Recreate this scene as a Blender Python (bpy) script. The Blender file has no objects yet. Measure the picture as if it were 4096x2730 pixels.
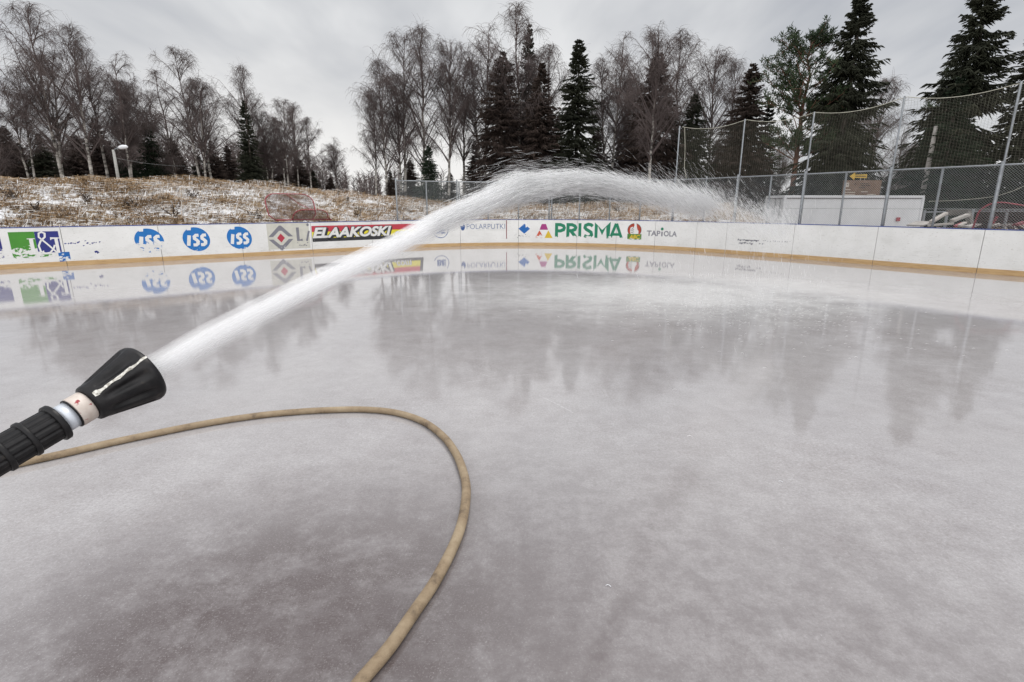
import bpy, bmesh, math, random
import numpy as np
from mathutils import Vector, Matrix
random.seed(7); rng = np.random.default_rng(11)
SC = bpy.context.scene; COL = SC.collection
# ------------------------------------------------------------------ camera, world, sun, exposure
CAMH = 1.70; FPX = 2136.0; PITCH = math.radians(14.2)
cam_d = bpy.data.cameras.new('camera'); cam = bpy.data.objects.new('camera', cam_d); COL.objects.link(cam)
cam_d.sensor_width = 36; cam_d.lens = FPX / 4096 * 36; cam_d.clip_start = 0.02; cam_d.clip_end = 3000
cam.location = (0, 0, CAMH); cam.rotation_euler = (math.pi / 2 - PITCH, 0, 0); SC.camera = cam

SUN_EL = math.radians(66); SUN_AZ = math.radians(40)       # azimuth from +Y towards +X
sun_d = bpy.data.lights.new('sun', 'SUN'); sun = bpy.data.objects.new('sun', sun_d); COL.objects.link(sun)
sun_d.energy = 1.4; sun_d.angle = math.radians(32); sun_d.color = (1, .96, .9)
sdir = Vector((math.sin(SUN_AZ) * math.cos(SUN_EL), math.cos(SUN_AZ) * math.cos(SUN_EL), math.sin(SUN_EL)))
sun.rotation_euler = sdir.to_track_quat('Z', 'Y').to_euler()

W = bpy.data.worlds.new('World'); SC.world = W; W.use_nodes = True
def N(nt, typ, ins=None, **kw):
    n = nt.nodes.new(typ)
    for k, v in kw.items(): setattr(n, k, v)
    for k, v in (ins or {}).items():
        s = n.inputs[k]
        if isinstance(v, bpy.types.NodeSocket): nt.links.new(v, s)
        else: s.default_value = v
    return n
def M(nt, op, a, b=None, c=None, clamp=False):
    n = nt.nodes.new('ShaderNodeMath'); n.operation = op; n.use_clamp = clamp
    for i, v in enumerate((a, b, c)):
        if v is None: continue
        if isinstance(v, bpy.types.NodeSocket): nt.links.new(v, n.inputs[i])
        else: n.inputs[i].default_value = v
    return n.outputs[0]
def MIX(nt, f, a, b, typ='RGBA', blend='MIX'):
    n = nt.nodes.new('ShaderNodeMix'); n.data_type = typ
    if typ == 'RGBA': n.blend_type = blend
    ids = {'RGBA': (0, 6, 7, 2), 'FLOAT': (0, 2, 3, 0)}[typ]
    for i, v in zip(ids[:3], (f, a, b)):
        if isinstance(v, bpy.types.NodeSocket): nt.links.new(v, n.inputs[i])
        else:
            if typ == 'RGBA' and i != 0 and len(v) == 3: v = (*v, 1)
            n.inputs[i].default_value = v
    return n.outputs[ids[3]]
def RAMP(nt, f, stops, interp='LINEAR'):
    n = nt.nodes.new('ShaderNodeValToRGB'); n.color_ramp.interpolation = interp
    e = n.color_ramp.elements
    while len(e) < len(stops): e.new(0.5)
    for el, (p, c) in zip(e, stops):
        el.position = p; el.color = (*c, 1) if not isinstance(c, (int, float)) else (c, c, c, 1)
    nt.links.new(f, n.inputs[0]); return n.outputs[0]
def NOISE(nt, vec, scale, detail=4, rough=.55, dist=0.0, out=0):
    return N(nt, 'ShaderNodeTexNoise', {'Vector': vec, 'Scale': scale, 'Detail': detail, 'Roughness': rough, 'Distortion': dist}).outputs[out]
def MAP(nt, vec, scale=(1, 1, 1), rot=(0, 0, 0), loc=(0, 0, 0)):
    return N(nt, 'ShaderNodeMapping', {'Vector': vec, 'Scale': scale, 'Rotation': rot, 'Location': loc}).outputs[0]
def SMOOTH(nt, x, a, b):
    n = nt.nodes.new('ShaderNodeMapRange'); n.interpolation_type = 'SMOOTHSTEP'
    nt.links.new(x, n.inputs[0]); n.inputs[1].default_value = a; n.inputs[2].default_value = b
    return n.outputs[0]

nt = W.node_tree; nt.nodes.clear()
sky = N(nt, 'ShaderNodeTexSky', sky_type='NISHITA', sun_disc=False, sun_elevation=SUN_EL, sun_rotation=SUN_AZ)
tc = N(nt, 'ShaderNodeTexCoord').outputs['Generated']
sp = N(nt, 'ShaderNodeSeparateXYZ', {0: tc})
zz = M(nt, 'ADD', M(nt, 'MAXIMUM', sp.outputs[2], 0.0), 0.22)
cv = N(nt, 'ShaderNodeCombineXYZ', {0: M(nt, 'DIVIDE', sp.outputs[0], zz), 1: M(nt, 'DIVIDE', sp.outputs[1], zz), 2: 0.0}).outputs[0]
n1 = NOISE(nt, MAP(nt, cv, (1.0, .42, 1), (0, 0, .5), (3.1, 1.7, 0)), 1.0, 5, .5, .5)
n2 = NOISE(nt, MAP(nt, cv, (2.2, .8, 1), (0, 0, .35), (7, 2, 0)), 1.5, 4, .5, .3)
cl = M(nt, 'ADD', M(nt, 'MULTIPLY', n1, .72), M(nt, 'MULTIPLY', n2, .28))
ccol = RAMP(nt, cl, [(.40, (.47, .49, .53)), (.50, (.64, .65, .67)), (.585, (.82, .825, .83))])
# brighter break in the cloud low at the left of the view, darker bank of cloud high at the left
az = M(nt, 'ARCTAN2', sp.outputs[0], sp.outputs[1])
lowf = M(nt, 'SUBTRACT', 1.0, SMOOTH(nt, sp.outputs[2], .02, .30))
brk = M(nt, 'MULTIPLY', lowf, M(nt, 'SUBTRACT', 1.0, SMOOTH(nt, M(nt, 'ABSOLUTE', M(nt, 'ADD', az, .22)), .12, .75)))
ccol = MIX(nt, M(nt, 'MULTIPLY', brk, .9), ccol, (.97, .95, .92))
ccol = MIX(nt, M(nt, 'MULTIPLY', lowf, .35), ccol, (.86, .86, .86))
dk = M(nt, 'MULTIPLY', SMOOTH(nt, sp.outputs[2], .3, .55), M(nt, 'SUBTRACT', 1.0, SMOOTH(nt, az, -.85, -.3)))
hi_ = SMOOTH(nt, sp.outputs[2], .16, .42)
ccol = MIX(nt, M(nt, 'MULTIPLY', hi_, .24), ccol, (.34, .365, .41))
dk2 = M(nt, 'MULTIPLY', SMOOTH(nt, sp.outputs[2], .25, .5), SMOOTH(nt, az, .45, .9))
ccol = MIX(nt, M(nt, 'MULTIPLY', dk2, .35), ccol, (.30, .34, .41))
ccol = MIX(nt, M(nt, 'MULTIPLY', dk, .65), ccol, (.22, .26, .33))
# unseen sky overhead and behind the viewer, brightened to light the boards
back = SMOOTH(nt, sp.outputs[1], .35, -.6); up = SMOOTH(nt, sp.outputs[2], .36, .8)
thin = M(nt, 'MAXIMUM', M(nt, 'MULTIPLY', back, .85), M(nt, 'MULTIPLY', up, .7))
ccol = MIX(nt, thin, ccol, (.70, .69, .685))
gain = M(nt, 'MULTIPLY', 10.0, M(nt, 'ADD', 1.0, M(nt, 'ADD', M(nt, 'MULTIPLY', back, 1.35), M(nt, 'MULTIPLY', up, .55))))
ccol = N(nt, 'ShaderNodeVectorMath', {0: ccol, 1: N(nt, 'ShaderNodeCombineXYZ', {0: gain, 1: gain, 2: gain}).outputs[0]}, operation='MULTIPLY').outputs[0]
mixw = MIX(nt, .97, sky.outputs[0], ccol)
bg = N(nt, 'ShaderNodeBackground', {'Color': mixw, 'Strength': .1})
nt.links.new(bg.outputs[0], N(nt, 'ShaderNodeOutputWorld').inputs[0])
SC.view_settings.view_transform = 'Standard'; SC.view_settings.look = 'None'
SC.view_settings.exposure = 0.0; SC.view_settings.gamma = 1; SC.view_settings.use_curve_mapping = False
SC.render.engine = 'CYCLES'
SC.cycles.transparent_max_bounces = 48; SC.cycles.max_bounces = 9; SC.cycles.diffuse_bounces = 6; SC.cycles.use_denoising = True
SC.cycles.caustics_reflective = False; SC.cycles.caustics_refractive = False

# ------------------------------------------------------------------ survey helpers: where a sight line meets a surface of the place
cP, sP = math.cos(PITCH), math.sin(PITCH)
def ray(px, py):
    u = (px - 2048) / FPX; v = (1365 - py) / FPX
    return (u, cP + v * sP, -sP + v * cP)
def ground(px, py, z=0.0):
    r = ray(px, py); t = (z - CAMH) / r[2]; return (r[0] * t, r[1] * t, z)
def atY(px, py, Y):
    r = ray(px, py); t = Y / r[1]; return (r[0] * t, Y, CAMH + r[2] * t)

# ------------------------------------------------------------------ mesh helpers
def mesh_obj(name, V, F, mat, parent=None, smooth=False, attrs=None, uvs=None, link=True):
    me = bpy.data.meshes.new(name)
    V = np.asarray(V, dtype=np.float32).reshape(-1, 3)
    if isinstance(F, np.ndarray):
        k = F.shape[1]; nF = F.shape[0]
        me.vertices.add(len(V)); me.vertices.foreach_set('co', V.ravel())
        me.loops.add(nF * k); me.loops.foreach_set('vertex_index', F.astype(np.int32).ravel())
        me.polygons.add(nF); me.polygons.foreach_set('loop_start', np.arange(nF, dtype=np.int32) * k)
        me.update(calc_edges=True)
    else:
        me.from_pydata(V.tolist(), [], F)
    if attrs:
        for an, av in attrs.items():
            a = me.attributes.new(an, 'FLOAT', 'POINT'); a.data.foreach_set('value', np.asarray(av, dtype=np.float32))
    if smooth: me.polygons.foreach_set('use_smooth', [True] * len(me.polygons))
    me.validate()
    mats = mat if isinstance(mat, (list, tuple)) else [mat]
    for m in mats: me.materials.append(m)
    o = bpy.data.objects.new(name, me)
    if link: COL.objects.link(o)
    if parent: o.parent = parent
    return o
def empty(name, loc=(0, 0, 0), rz=0):
    o = bpy.data.objects.new(name, None); COL.objects.link(o); o.location = loc; o.rotation_euler = (0, 0, rz)
    o.empty_display_size = .2; return o
def tag(o, label=None, cat=None, group=None, kind=None):
    if label: o['label'] = label
    if cat: o['category'] = cat
    if group: o['group'] = group
    if kind: o['kind'] = kind
    return o
class MB:
    def __init__(s): s.V = []; s.F = []
    def add(s, V, F):
        n = len(s.V); s.V += [tuple(v) for v in V]; s.F += [tuple(i + n for i in f) for f in F]
    def box(s, c, d, R=None):
        pts = []
        for x in (-.5, .5):
            for y in (-.5, .5):
                for z in (-.5, .5):
                    p = Vector((x * d[0], y * d[1], z * d[2]))
                    if R is not None: p = R @ p
                    pts.append(p + Vector(c))
        s.add(pts, [(0, 1, 3, 2), (4, 6, 7, 5), (0, 4, 5, 1), (2, 3, 7, 6), (0, 2, 6, 4), (1, 5, 7, 3)])
    def bar(s, a, b, w, h):      # rectangular bar between two points
        a = Vector(a); b = Vector(b); d = b - a; q = d.to_track_quat('X', 'Z').to_matrix()
        s.box((a + b) / 2, (d.length, w, h), q)
    def tube(s, pts, r, n=8, closed=False, cap=True):
        pts = [Vector(p) for p in pts]; m = len(pts); rs = r if isinstance(r, (list, tuple)) else [r] * m
        base = len(s.V); up = Vector((0, 0, 1)); prev = None
        for i, p in enumerate(pts):
            if closed: t = pts[(i + 1) % m] - pts[i - 1]
            else: t = pts[min(i + 1, m - 1)] - pts[max(i - 1, 0)]
            t.normalize()
            if prev is None:
                a = t.cross(up)
                if a.length < .1: a = t.cross(Vector((1, 0, 0)))
            else: a = prev - t * prev.dot(t)
            a.normalize(); prev = a; b = t.cross(a)
            for k in range(n):
                an = 2 * math.pi * k / n
                s.V.append(tuple(p + (a * math.cos(an) + b * math.sin(an)) * rs[i]))
        mm = m if closed else m - 1
        for i in range(mm):
            for k in range(n):
                j = (i + 1) % m; k2 = (k + 1) % n
                s.F.append((base + i * n + k, base + i * n + k2, base + j * n + k2, base + j * n + k))
        if cap and not closed:
            s.F.append(tuple(base + k for k in reversed(range(n)))); s.F.append(tuple(base + (m - 1) * n + k for k in range(n)))
    def build(s, name, mat, parent=None, smooth=False):
        return mesh_obj(name, s.V, s.F, mat, parent, smooth)
def prisms(P, R, k=3):
    """P (n,m,3) polylines, R (n,m) radii -> vertices and quad faces of k-sided prisms"""
    n, m, _ = P.shape
    T = np.empty_like(P); T[:, 1:-1] = P[:, 2:] - P[:, :-2]; T[:, 0] = P[:, 1] - P[:, 0]; T[:, -1] = P[:, -1] - P[:, -2]
    T /= np.linalg.norm(T, axis=2, keepdims=True) + 1e-9
    ref = np.where(np.abs(T[:, :1, 2:3]) > .8, np.array([[[1., 0, 0]]]), np.array([[[0, 0, 1.]]]))
    A = np.cross(T, np.broadcast_to(ref, T.shape)); A /= np.linalg.norm(A, axis=2, keepdims=True) + 1e-9
    B = np.cross(T, A)
    an = np.arange(k) * 2 * math.pi / k
    V = P[:, :, None, :] + R[:, :, None, None] * (A[:, :, None, :] * np.cos(an)[None, None, :, None] + B[:, :, None, :] * np.sin(an)[None, None, :, None])
    idx = np.arange(n * m * k).reshape(n, m, k)
    a = idx[:, :-1]; b = idx[:, 1:]
    F = np.stack([a, np.roll(a, -1, 2), np.roll(b, -1, 2), b], -1).reshape(-1, 4)
    return V.reshape(-1, 3), F
def merge(parts):
    Vs = []; Fs = []; o = 0
    for V, F in parts:
        Vs.append(V); Fs.append(F + o); o += len(V)
    return np.concatenate(Vs), np.concatenate(Fs)

# ------------------------------------------------------------------ materials
def newmat(name):
    m = bpy.data.materials.new(name); m.use_nodes = True; t = m.node_tree
    b = t.nodes['Principled BSDF']; return m, t, b
def simple(name, col, rough=.6, metal=0, var=.15, scale=8, bump=0.0):
    m, t, b = newmat(name); g = N(t, 'ShaderNodeTexCoord').outputs['Object']
    nz = NOISE(t, g, scale, 6, .6)
    c0 = tuple(c * (1 - var) for c in col); c1 = tuple(min(1, c * (1 + var)) for c in col)
    t.links.new(RAMP(t, nz, [(.3, c0), (.7, c1)]), b.inputs['Base Color'])
    b.inputs['Roughness'].default_value = rough; b.inputs['Metallic'].default_value = metal
    if bump:
        t.links.new(N(t, 'ShaderNodeBump', {'Height': NOISE(t, g, scale * 6, 3), 'Strength': bump, 'Distance': .01}).outputs[0], b.inputs['Normal'])
    return m
MAT = {}
MAT['steel'] = simple('galvanised_steel', (.25, .265, .28), .45, .6, .2, 12)
MAT['wire'] = simple('wire_steel', (.33, .35, .35), .5, .4, .15, 5)
MAT['twine'] = simple('net_twine', (.17, .165, .13), .8, 0, .2, 5)
MAT['rope'] = simple('pale_rope', (.42, .41, .34), .8, 0, .2, 5)
MAT['redtube'] = simple('red_paint', (.28, .035, .05), .45, 0, .25, 14)
MAT['goalnet'] = simple('goal_net', (.10, .055, .055), .8, 0, .2, 6)
MAT['concrete'] = simple('pole_concrete', (.36, .36, .34), .8, 0, .2, 9)
MAT['lampwhite'] = simple('lamp_glass', (.75, .77, .80), .35, 0, .05, 9)
MAT['wood'] = simple('grey_wood', (.34, .32, .30), .8, 0, .3, 5)
MAT['pinebark'] = simple('pine_bark', (.17, .085, .06), .9, 0, .4, 6)
MAT['sprucebark'] = simple('spruce_bark', (.075, .06, .052), .9, 0, .3, 6)
MAT['twig'] = simple('birch_twigs', (.11, .086, .082), .9, 0, .3, .6)
MAT['weed'] = simple('dead_weed', (.06, .042, .03), .9, 0, .3, 5)
def foliage(name, a, b_, c):
    m, t, b = newmat(name); g = N(t, 'ShaderNodeTexCoord').outputs['Object']
    t.links.new(RAMP(t, NOISE(t, g, 1.3, 5, .65), [(.3, a), (.5, b_), (.72, c)]), b.inputs['Base Color'])
    b.inputs['Roughness'].default_value = .85; b.inputs['Specular IOR Level'].default_value = .2
    return m
MAT['spruce'] = foliage('spruce_needles', (.010, .011, .008), (.026, .029, .018), (.062, .062, .036))
MAT['sprucebrown'] = foliage('brown_spruce_needles', (.020, .014, .012), (.050, .036, .030), (.088, .066, .052))
MAT['sprucegreen'] = foliage('green_spruce_needles', (.010, .015, .010), (.020, .032, .018), (.038, .055, .028))
MAT['pine'] = foliage('pine_needles', (.022, .036, .020), (.045, .068, .034), (.085, .115, .055))
# birch bark: white with dark horizontal lenticels, darker high up
m, t, b = newmat('birch_bark'); g = N(t, 'ShaderNodeTexCoord').outputs['Object']
sz = N(t, 'ShaderNodeSeparateXYZ', {0: g}).outputs[2]
ln = NOISE(t, MAP(t, g, (2.2, 2.2, 9)), 2.2, 4, .7)
bark = RAMP(t, ln, [(.44, (.05, .045, .042)), (.52, (.36, .34, .31)), (.7, (.52, .50, .46))])
t.links.new(MIX(t, SMOOTH(t, sz, .38, .72), bark, (.09, .065, .06)), b.inputs['Base Color']); b.inputs['Roughness'].default_value = .8
MAT['birchbark'] = m

# ice under a thin film of water
m, t, b = newmat('wet_ice'); g = N(t, 'ShaderNodeNewGeometry').outputs['Position']
big = NOISE(t, g, .35, 4, .6, .3); mid = NOISE(t, MAP(t, g, (1, 1, 1), (0, 0, .4)), 2.6, 6, .68); fin = NOISE(t, g, 45, 3, .7); grain = NOISE(t, g, 85, 2, .8)
mixn = M(t, 'ADD', M(t, 'ADD', M(t, 'MULTIPLY', big, .24), M(t, 'MULTIPLY', mid, .36)), M(t, 'MULTIPLY', fin, .40))
icec = RAMP(t, mixn, [(.36, (.24, .212, .212)), (.45, (.345, .328, .33)), (.54, (.42, .408, .414)), (.64, (.51, .502, .510))])
icec = MIX(t, SMOOTH(t, NOISE(t, g, .5, 2), .2, .8), icec, (.40, .39, .396))
# ground showing through thin ice in the near left corner (bigger brownish stains)
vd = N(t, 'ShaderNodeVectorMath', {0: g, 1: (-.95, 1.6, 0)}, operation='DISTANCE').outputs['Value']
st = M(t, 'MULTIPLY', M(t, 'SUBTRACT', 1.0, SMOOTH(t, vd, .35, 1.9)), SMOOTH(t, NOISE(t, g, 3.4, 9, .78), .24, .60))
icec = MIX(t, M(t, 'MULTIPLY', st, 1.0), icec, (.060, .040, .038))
# slush where the jet comes down, with the bright reflection painted in white
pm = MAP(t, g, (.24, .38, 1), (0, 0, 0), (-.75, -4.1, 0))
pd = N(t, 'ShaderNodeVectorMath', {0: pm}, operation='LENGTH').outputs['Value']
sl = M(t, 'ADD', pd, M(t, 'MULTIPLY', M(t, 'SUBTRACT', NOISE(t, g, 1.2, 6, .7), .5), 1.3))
slush_glare = M(t, 'SUBTRACT', 1.0, SMOOTH(t, sl, .15, 1.45))
icec = MIX(t, M(t, 'MULTIPLY', slush_glare, .95), icec, (.80, .80, .80))
for (ax_, ay_, ar_) in ((7.5, 14.5, 9.2), (-6, 13, 9.6), (3.0, -2.5, 8.3), (12, 3, 9.0), (-3.5, 2.0, 4.6), (9.5, 9.0, 3.6)):
    dd_ = N(t, 'ShaderNodeVectorMath', {0: g, 1: (ax_, ay_, 0)}, operation='DISTANCE').outputs['Value']
    ln_ = M(t, 'SUBTRACT', 1.0, SMOOTH(t, M(t, 'ABSOLUTE', M(t, 'SUBTRACT', dd_, ar_)), .001, .009))
    ln_ = M(t, 'MULTIPLY', ln_, SMOOTH(t, NOISE(t, g, .55 + ar_ * .02, 4, .7), .50, .60))
    icec = MIX(t, M(t, 'MULTIPLY', ln_, .28), icec, (.72, .72, .73))
spk = M(t, 'MULTIPLY', SMOOTH(t, grain, .72, .76), .9)
icec = MIX(t, M(t, 'MULTIPLY', SMOOTH(t, NOISE(t, g, 75, 4, .8), .30, .70), .34), icec, (.17, .155, .155))
icec = MIX(t, M(t, 'MULTIPLY', SMOOTH(t, NOISE(t, g, 110, 3, .8, .3), .52, .75), .5), icec, (.62, .61, .62))
icec = MIX(t, spk, icec, (.85, .85, .85))
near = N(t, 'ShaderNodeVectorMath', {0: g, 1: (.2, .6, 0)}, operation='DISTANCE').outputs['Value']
thin_vignette = M(t, 'SUBTRACT', 1.0, SMOOTH(t, M(t, 'ADD', near, M(t, 'MULTIPLY', big, 1.6)), 1.8, 4.6))  # near ice darker: thinner ice, with lens vignette painted in too
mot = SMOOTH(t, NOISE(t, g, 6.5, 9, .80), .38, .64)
icec = MIX(t, M(t, 'MULTIPLY', thin_vignette, M(t, 'ADD', M(t, 'MULTIPLY', mot, .30), .42)), icec, (.125, .108, .110))
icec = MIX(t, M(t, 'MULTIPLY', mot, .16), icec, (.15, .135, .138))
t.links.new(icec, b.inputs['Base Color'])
patch = SMOOTH(t, NOISE(t, g, .8, 5, .65), .35, .68)
rgh = M(t, 'ADD', M(t, 'MULTIPLY', patch, .035), .012)
rgh = M(t, 'ADD', rgh, M(t, 'MULTIPLY', slush_glare, .16))
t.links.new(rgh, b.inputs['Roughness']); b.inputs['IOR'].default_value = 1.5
hgt = M(t, 'ADD', M(t, 'MULTIPLY', NOISE(t, MAP(t, g, (.7, 1.6, 1)), 26, 4, .7), .55), M(t, 'MULTIPLY', NOISE(t, g, 7, 2), .5))
cd = N(t, 'ShaderNodeCameraData').outputs['View Distance'] if False else None
bp = N(t, 'ShaderNodeBump', {'Height': hgt, 'Strength': .10, 'Distance': .0024})
t.links.new(bp.outputs[0], b.inputs['Normal'])
MAT['ice'] = m

# rink board plastic, scuffed by pucks
def board_nodes(t, g):
    sc1 = SMOOTH(t, NOISE(t, MAP(t, g, (1, 1, 2.4)), 16, 4, .6), .62, .68)
    zc = N(t, 'ShaderNodeSeparateXYZ', {0: g}).outputs[2]
    lowz = M(t, 'SUBTRACT', 1.0, SMOOTH(t, zc, .12, .75))
    scr = M(t, 'MULTIPLY', SMOOTH(t, NOISE(t, MAP(t, g, (1.2, 1.2, 16)), 3.5, 5, .7), .56, .70), M(t, 'ADD', M(t, 'MULTIPLY', lowz, .9), .18))
    base = RAMP(t, NOISE(t, g, 1.3, 5, .6), [(.3, (.70, .70, .68)), (.7, (.80, .80, .785))])
    c = MIX(t, M(t, 'MULTIPLY', sc1, .5), base, (.42, .38, .34))
    c = MIX(t, M(t, 'MULTIPLY', scr, .6), c, (.38, .38, .36))
    gr_ = SMOOTH(t, NOISE(t, MAP(t, g, (.8, .8, 1.6)), 2.2, 6, .7), .52, .75)
    c = MIX(t, M(t, 'MULTIPLY', gr_, .28), c, (.46, .46, .42))
    return c
m, t, b = newmat('board_white'); g = N(t, 'ShaderNodeNewGeometry').outputs['Position']
t.links.new(board_nodes(t, g), b.inputs['Base Color']); b.inputs['Roughness'].default_value = .42
MAT['board'] = m
def sticker(name, col, w0=.30, w1=.55, amount=1.0, scale=9, rough=.4):
    """printed film: worn away in flakes, mostly between heights w0..w1 where the pucks hit"""
    m, t, b = newmat(name); g = N(t, 'ShaderNodeNewGeometry').outputs['Position']
    zc = N(t, 'ShaderNodeSeparateXYZ', {0: g}).outputs[2]
    low = M(t, 'SUBTRACT', 1.0, SMOOTH(t, zc, w0, w1))
    nz = NOISE(t, MAP(t, g, (1, 1, 1.7)), scale, 6, .68)
    wear = SMOOTH(t, M(t, 'ADD', nz, M(t, 'MULTIPLY', low, .30 * amount)), .715, .735)
    v = RAMP(t, NOISE(t, g, 5, 3), [(.3, tuple(c * .85 for c in col)), (.7, col)])
    t.links.new(MIX(t, wear, v, (.72, .72, .70)), b.inputs['Base Color']); b.inputs['Roughness'].default_value = rough
    return m
m, t, b = newmat('kick_plate_yellow'); g = N(t, 'ShaderNodeNewGeometry').outputs['Position']
gr = NOISE(t, MAP(t, g, (1, 1, 30)), 2.5, 5, .65)
t.links.new(RAMP(t, gr, [(.3, (.34, .20, .085)), (.5, (.52, .34, .16)), (.7, (.62, .44, .23))]), b.inputs['Base Color']); b.inputs['Roughness'].default_value = .55
MAT['kick'] = m
MAT['capblue'] = simple('cap_rail_blue', (.035, .07, .26), .5, 0, .3, 4)
MAT['joint'] = simple('joint_dark', (.10, .09, .09), .8, 0, .3, 9)

# grassy ground: straw mat with snow caught in it
m, t, b = newmat('frosted_grass_ground'); g = N(t, 'ShaderNodeNewGeometry').outputs['Position']
gw = MAP(t, g, (1, 1, 1))
st = NOISE(t, MAP(t, g, (1.0, 1.0, 4.5), (0, 0, .3)), 3.2, 8, .72, .8)
sn = NOISE(t, gw, 1.1, 6, .68, .6)
straw = RAMP(t, st, [(.36, (.045, .032, .018)), (.46, (.13, .085, .045)), (.56, (.22, .155, .085)), (.66, (.30, .23, .14))])
dirt = RAMP(t, NOISE(t, gw, .35, 3), [(.4, (.5, .5, .5)), (.6, (1, 1, 1))])
snowm = SMOOTH(t, M(t, 'ADD', M(t, 'MULTIPLY', sn, .55), M(t, 'MULTIPLY', st, .45)), .49, .55)
t.links.new(MIX(t, snowm, straw, (.66, .67, .69)), b.inputs['Base Color']); b.inputs['Roughness'].default_value = .9
t.links.new(N(t, 'ShaderNodeBump', {'Height': st, 'Strength': .6, 'Distance': .12}).outputs[0], b.inputs['Normal'])
MAT['ground'] = m
m, t, b = newmat('dry_grass'); a = N(t, 'ShaderNodeAttribute', attribute_name='tone').outputs['Fac']
t.links.new(RAMP(t, a, [(0, (.035, .024, .014)), (.3, (.145, .088, .042)), (.5, (.265, .170, .086)), (.68, (.39, .275, .155)), (.74, (.60, .58, .54)), (1, (.78, .78, .80))]), b.inputs['Base Color'])
b.inputs['Roughness'].default_value = .85
MAT['grass'] = m

# ------------------------------------------------------------------ the rink wall line (measured along the foot of the boards)
base_px = [(0, 1080), (240, 1066), (700, 1042.6), (1245, 1014), (1550, 997.5), (1700, 990), (1880, 985), (2074, 983), (2310, 985.5), (2463, 990), (2623, 996.7), (2784, 1006), (3000, 1022.5), (3250, 1041), (3488, 1060), (3700, 1077), (3908, 1094), (4096, 1108)]
wp = [(-25.5, -1.5), (-23.5, 3.2), (-19.5, 9.2)] + [ground(*p)[:2] for p in base_px] + [(14.9, 10.4), (16.9, 6.2), (17.8, 1.5)]
wp = np.array(wp)
def catmull(P, n=24):
    out = []
    Q = np.vstack([2 * P[0] - P[1], P, 2 * P[-1] - P[-2]])
    for i in range(1, len(Q) - 2):
        p0, p1, p2, p3 = Q[i - 1], Q[i], Q[i + 1], Q[i + 2]
        for k in range(n):
            u = k / n
            out.append(.5 * ((2 * p1) + (-p0 + p2) * u + (2 * p0 - 5 * p1 + 4 * p2 - p3) * u * u + (-p0 + 3 * p1 - 3 * p2 + p3) * u ** 3))
    out.append(P[-1]); return np.array(out)
wc = catmull(wp)
L = np.concatenate([[0], np.cumsum(np.linalg.norm(np.diff(wc, axis=0), axis=1))])
SS = np.arange(0, L[-1], .1)
WX = np.interp(SS, L, wc[:, 0]); WY = np.interp(SS, L, wc[:, 1])
def sm(a, w=21):
    p = np.concatenate([a[0] - (a[1:w // 2 + 1][::-1] - a[0]), a, a[-1] - (a[-w // 2:-1][::-1] - a[-1])])[:len(a) + w - 1]
    return np.convolve(p, np.ones(w) / w, 'valid')[:len(a)]
WX = sm(WX); WY = sm(WY)
TX = np.gradient(WX); TY = np.gradient(WY); tl = np.hypot(TX, TY); TX /= tl; TY /= tl
NX, NY = TY, -TX          # inward normal (towards the ice)
SMAX = SS[-1]
AZ = WX / WY; okaz = (WY > 5) & (SS > 6)
def wpt(s, off=0.0, z=0.0):
    return (float(np.interp(s, SS, WX) + off * np.interp(s, SS, NX)), float(np.interp(s, SS, WY) + off * np.interp(s, SS, NY)), z)
def wal(px, py):           # where a sight line meets the wall: distance along it and height
    r = ray(px, py); a = r[0] / r[1]
    s = float(np.interp(a, AZ[okaz], SS[okaz])); Y = float(np.interp(s, SS, WY))
    return s, CAMH + Y * r[2] / r[1]
BH = 1.125                 # height of the boards

# ------------------------------------------------------------------ ground, ice
WPTS = np.stack([WX, WY], 1)
def outside(x, y):         # signed distance beyond the wall
    x = np.asarray(x, float).ravel(); y = np.asarray(y, float).ravel(); o = np.empty(len(x))
    for i in range(0, len(x), 4000):
        dx = x[i:i + 4000, None] - WX[None, ::3]; dy = y[i:i + 4000, None] - WY[None, ::3]
        d2 = dx * dx + dy * dy; j = d2.argmin(1)
        dd = np.sqrt(d2[np.arange(len(j)), j]); sg = -(dx[np.arange(len(j)), j] * NX[::3][j] + dy[np.arange(len(j)), j] * NY[::3][j])
        o[i:i + 4000] = np.where(sg > 0, dd, -dd)
    return o
crest_px = [(-400, 728), (0, 736), (250, 738), (470, 740), (800, 748), (1000, 752), (1200, 768), (1400, 787), (1592, 802), (1800, 824), (1950, 836), (2400, 838), (2900, 842), (3120, 846), (3600, 846), (4300, 850)]
cr_az = []; cr_z = []
for p in crest_px:
    r = ray(*p); a = r[0] / r[1]; s = np.interp(a, AZ[okaz], SS[okaz]); yw = np.interp(s, SS, WY)
    Yc = yw + 11 * math.cos(math.atan(a)); cr_az.append(a); cr_z.append((CAMH + Yc * r[2] / r[1]) * (1 if p[0] < 3000 else .15))
def vnoise(x, y, f, seed=0):
    r_ = np.random.default_rng(seed); G = r_.random((64, 64))
    X = x * f; Y = y * f; i = np.floor(X).astype(int); j = np.floor(Y).astype(int); u = X - i; v = Y - j
    u = u * u * (3 - 2 * u); v = v * v * (3 - 2 * v)
    g_ = lambda a, b_: G[a % 64, b_ % 64]
    return (g_(i, j) * (1 - u) + g_(i + 1, j) * u) * (1 - v) + (g_(i, j + 1) * (1 - u) + g_(i + 1, j + 1) * u) * v
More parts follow.
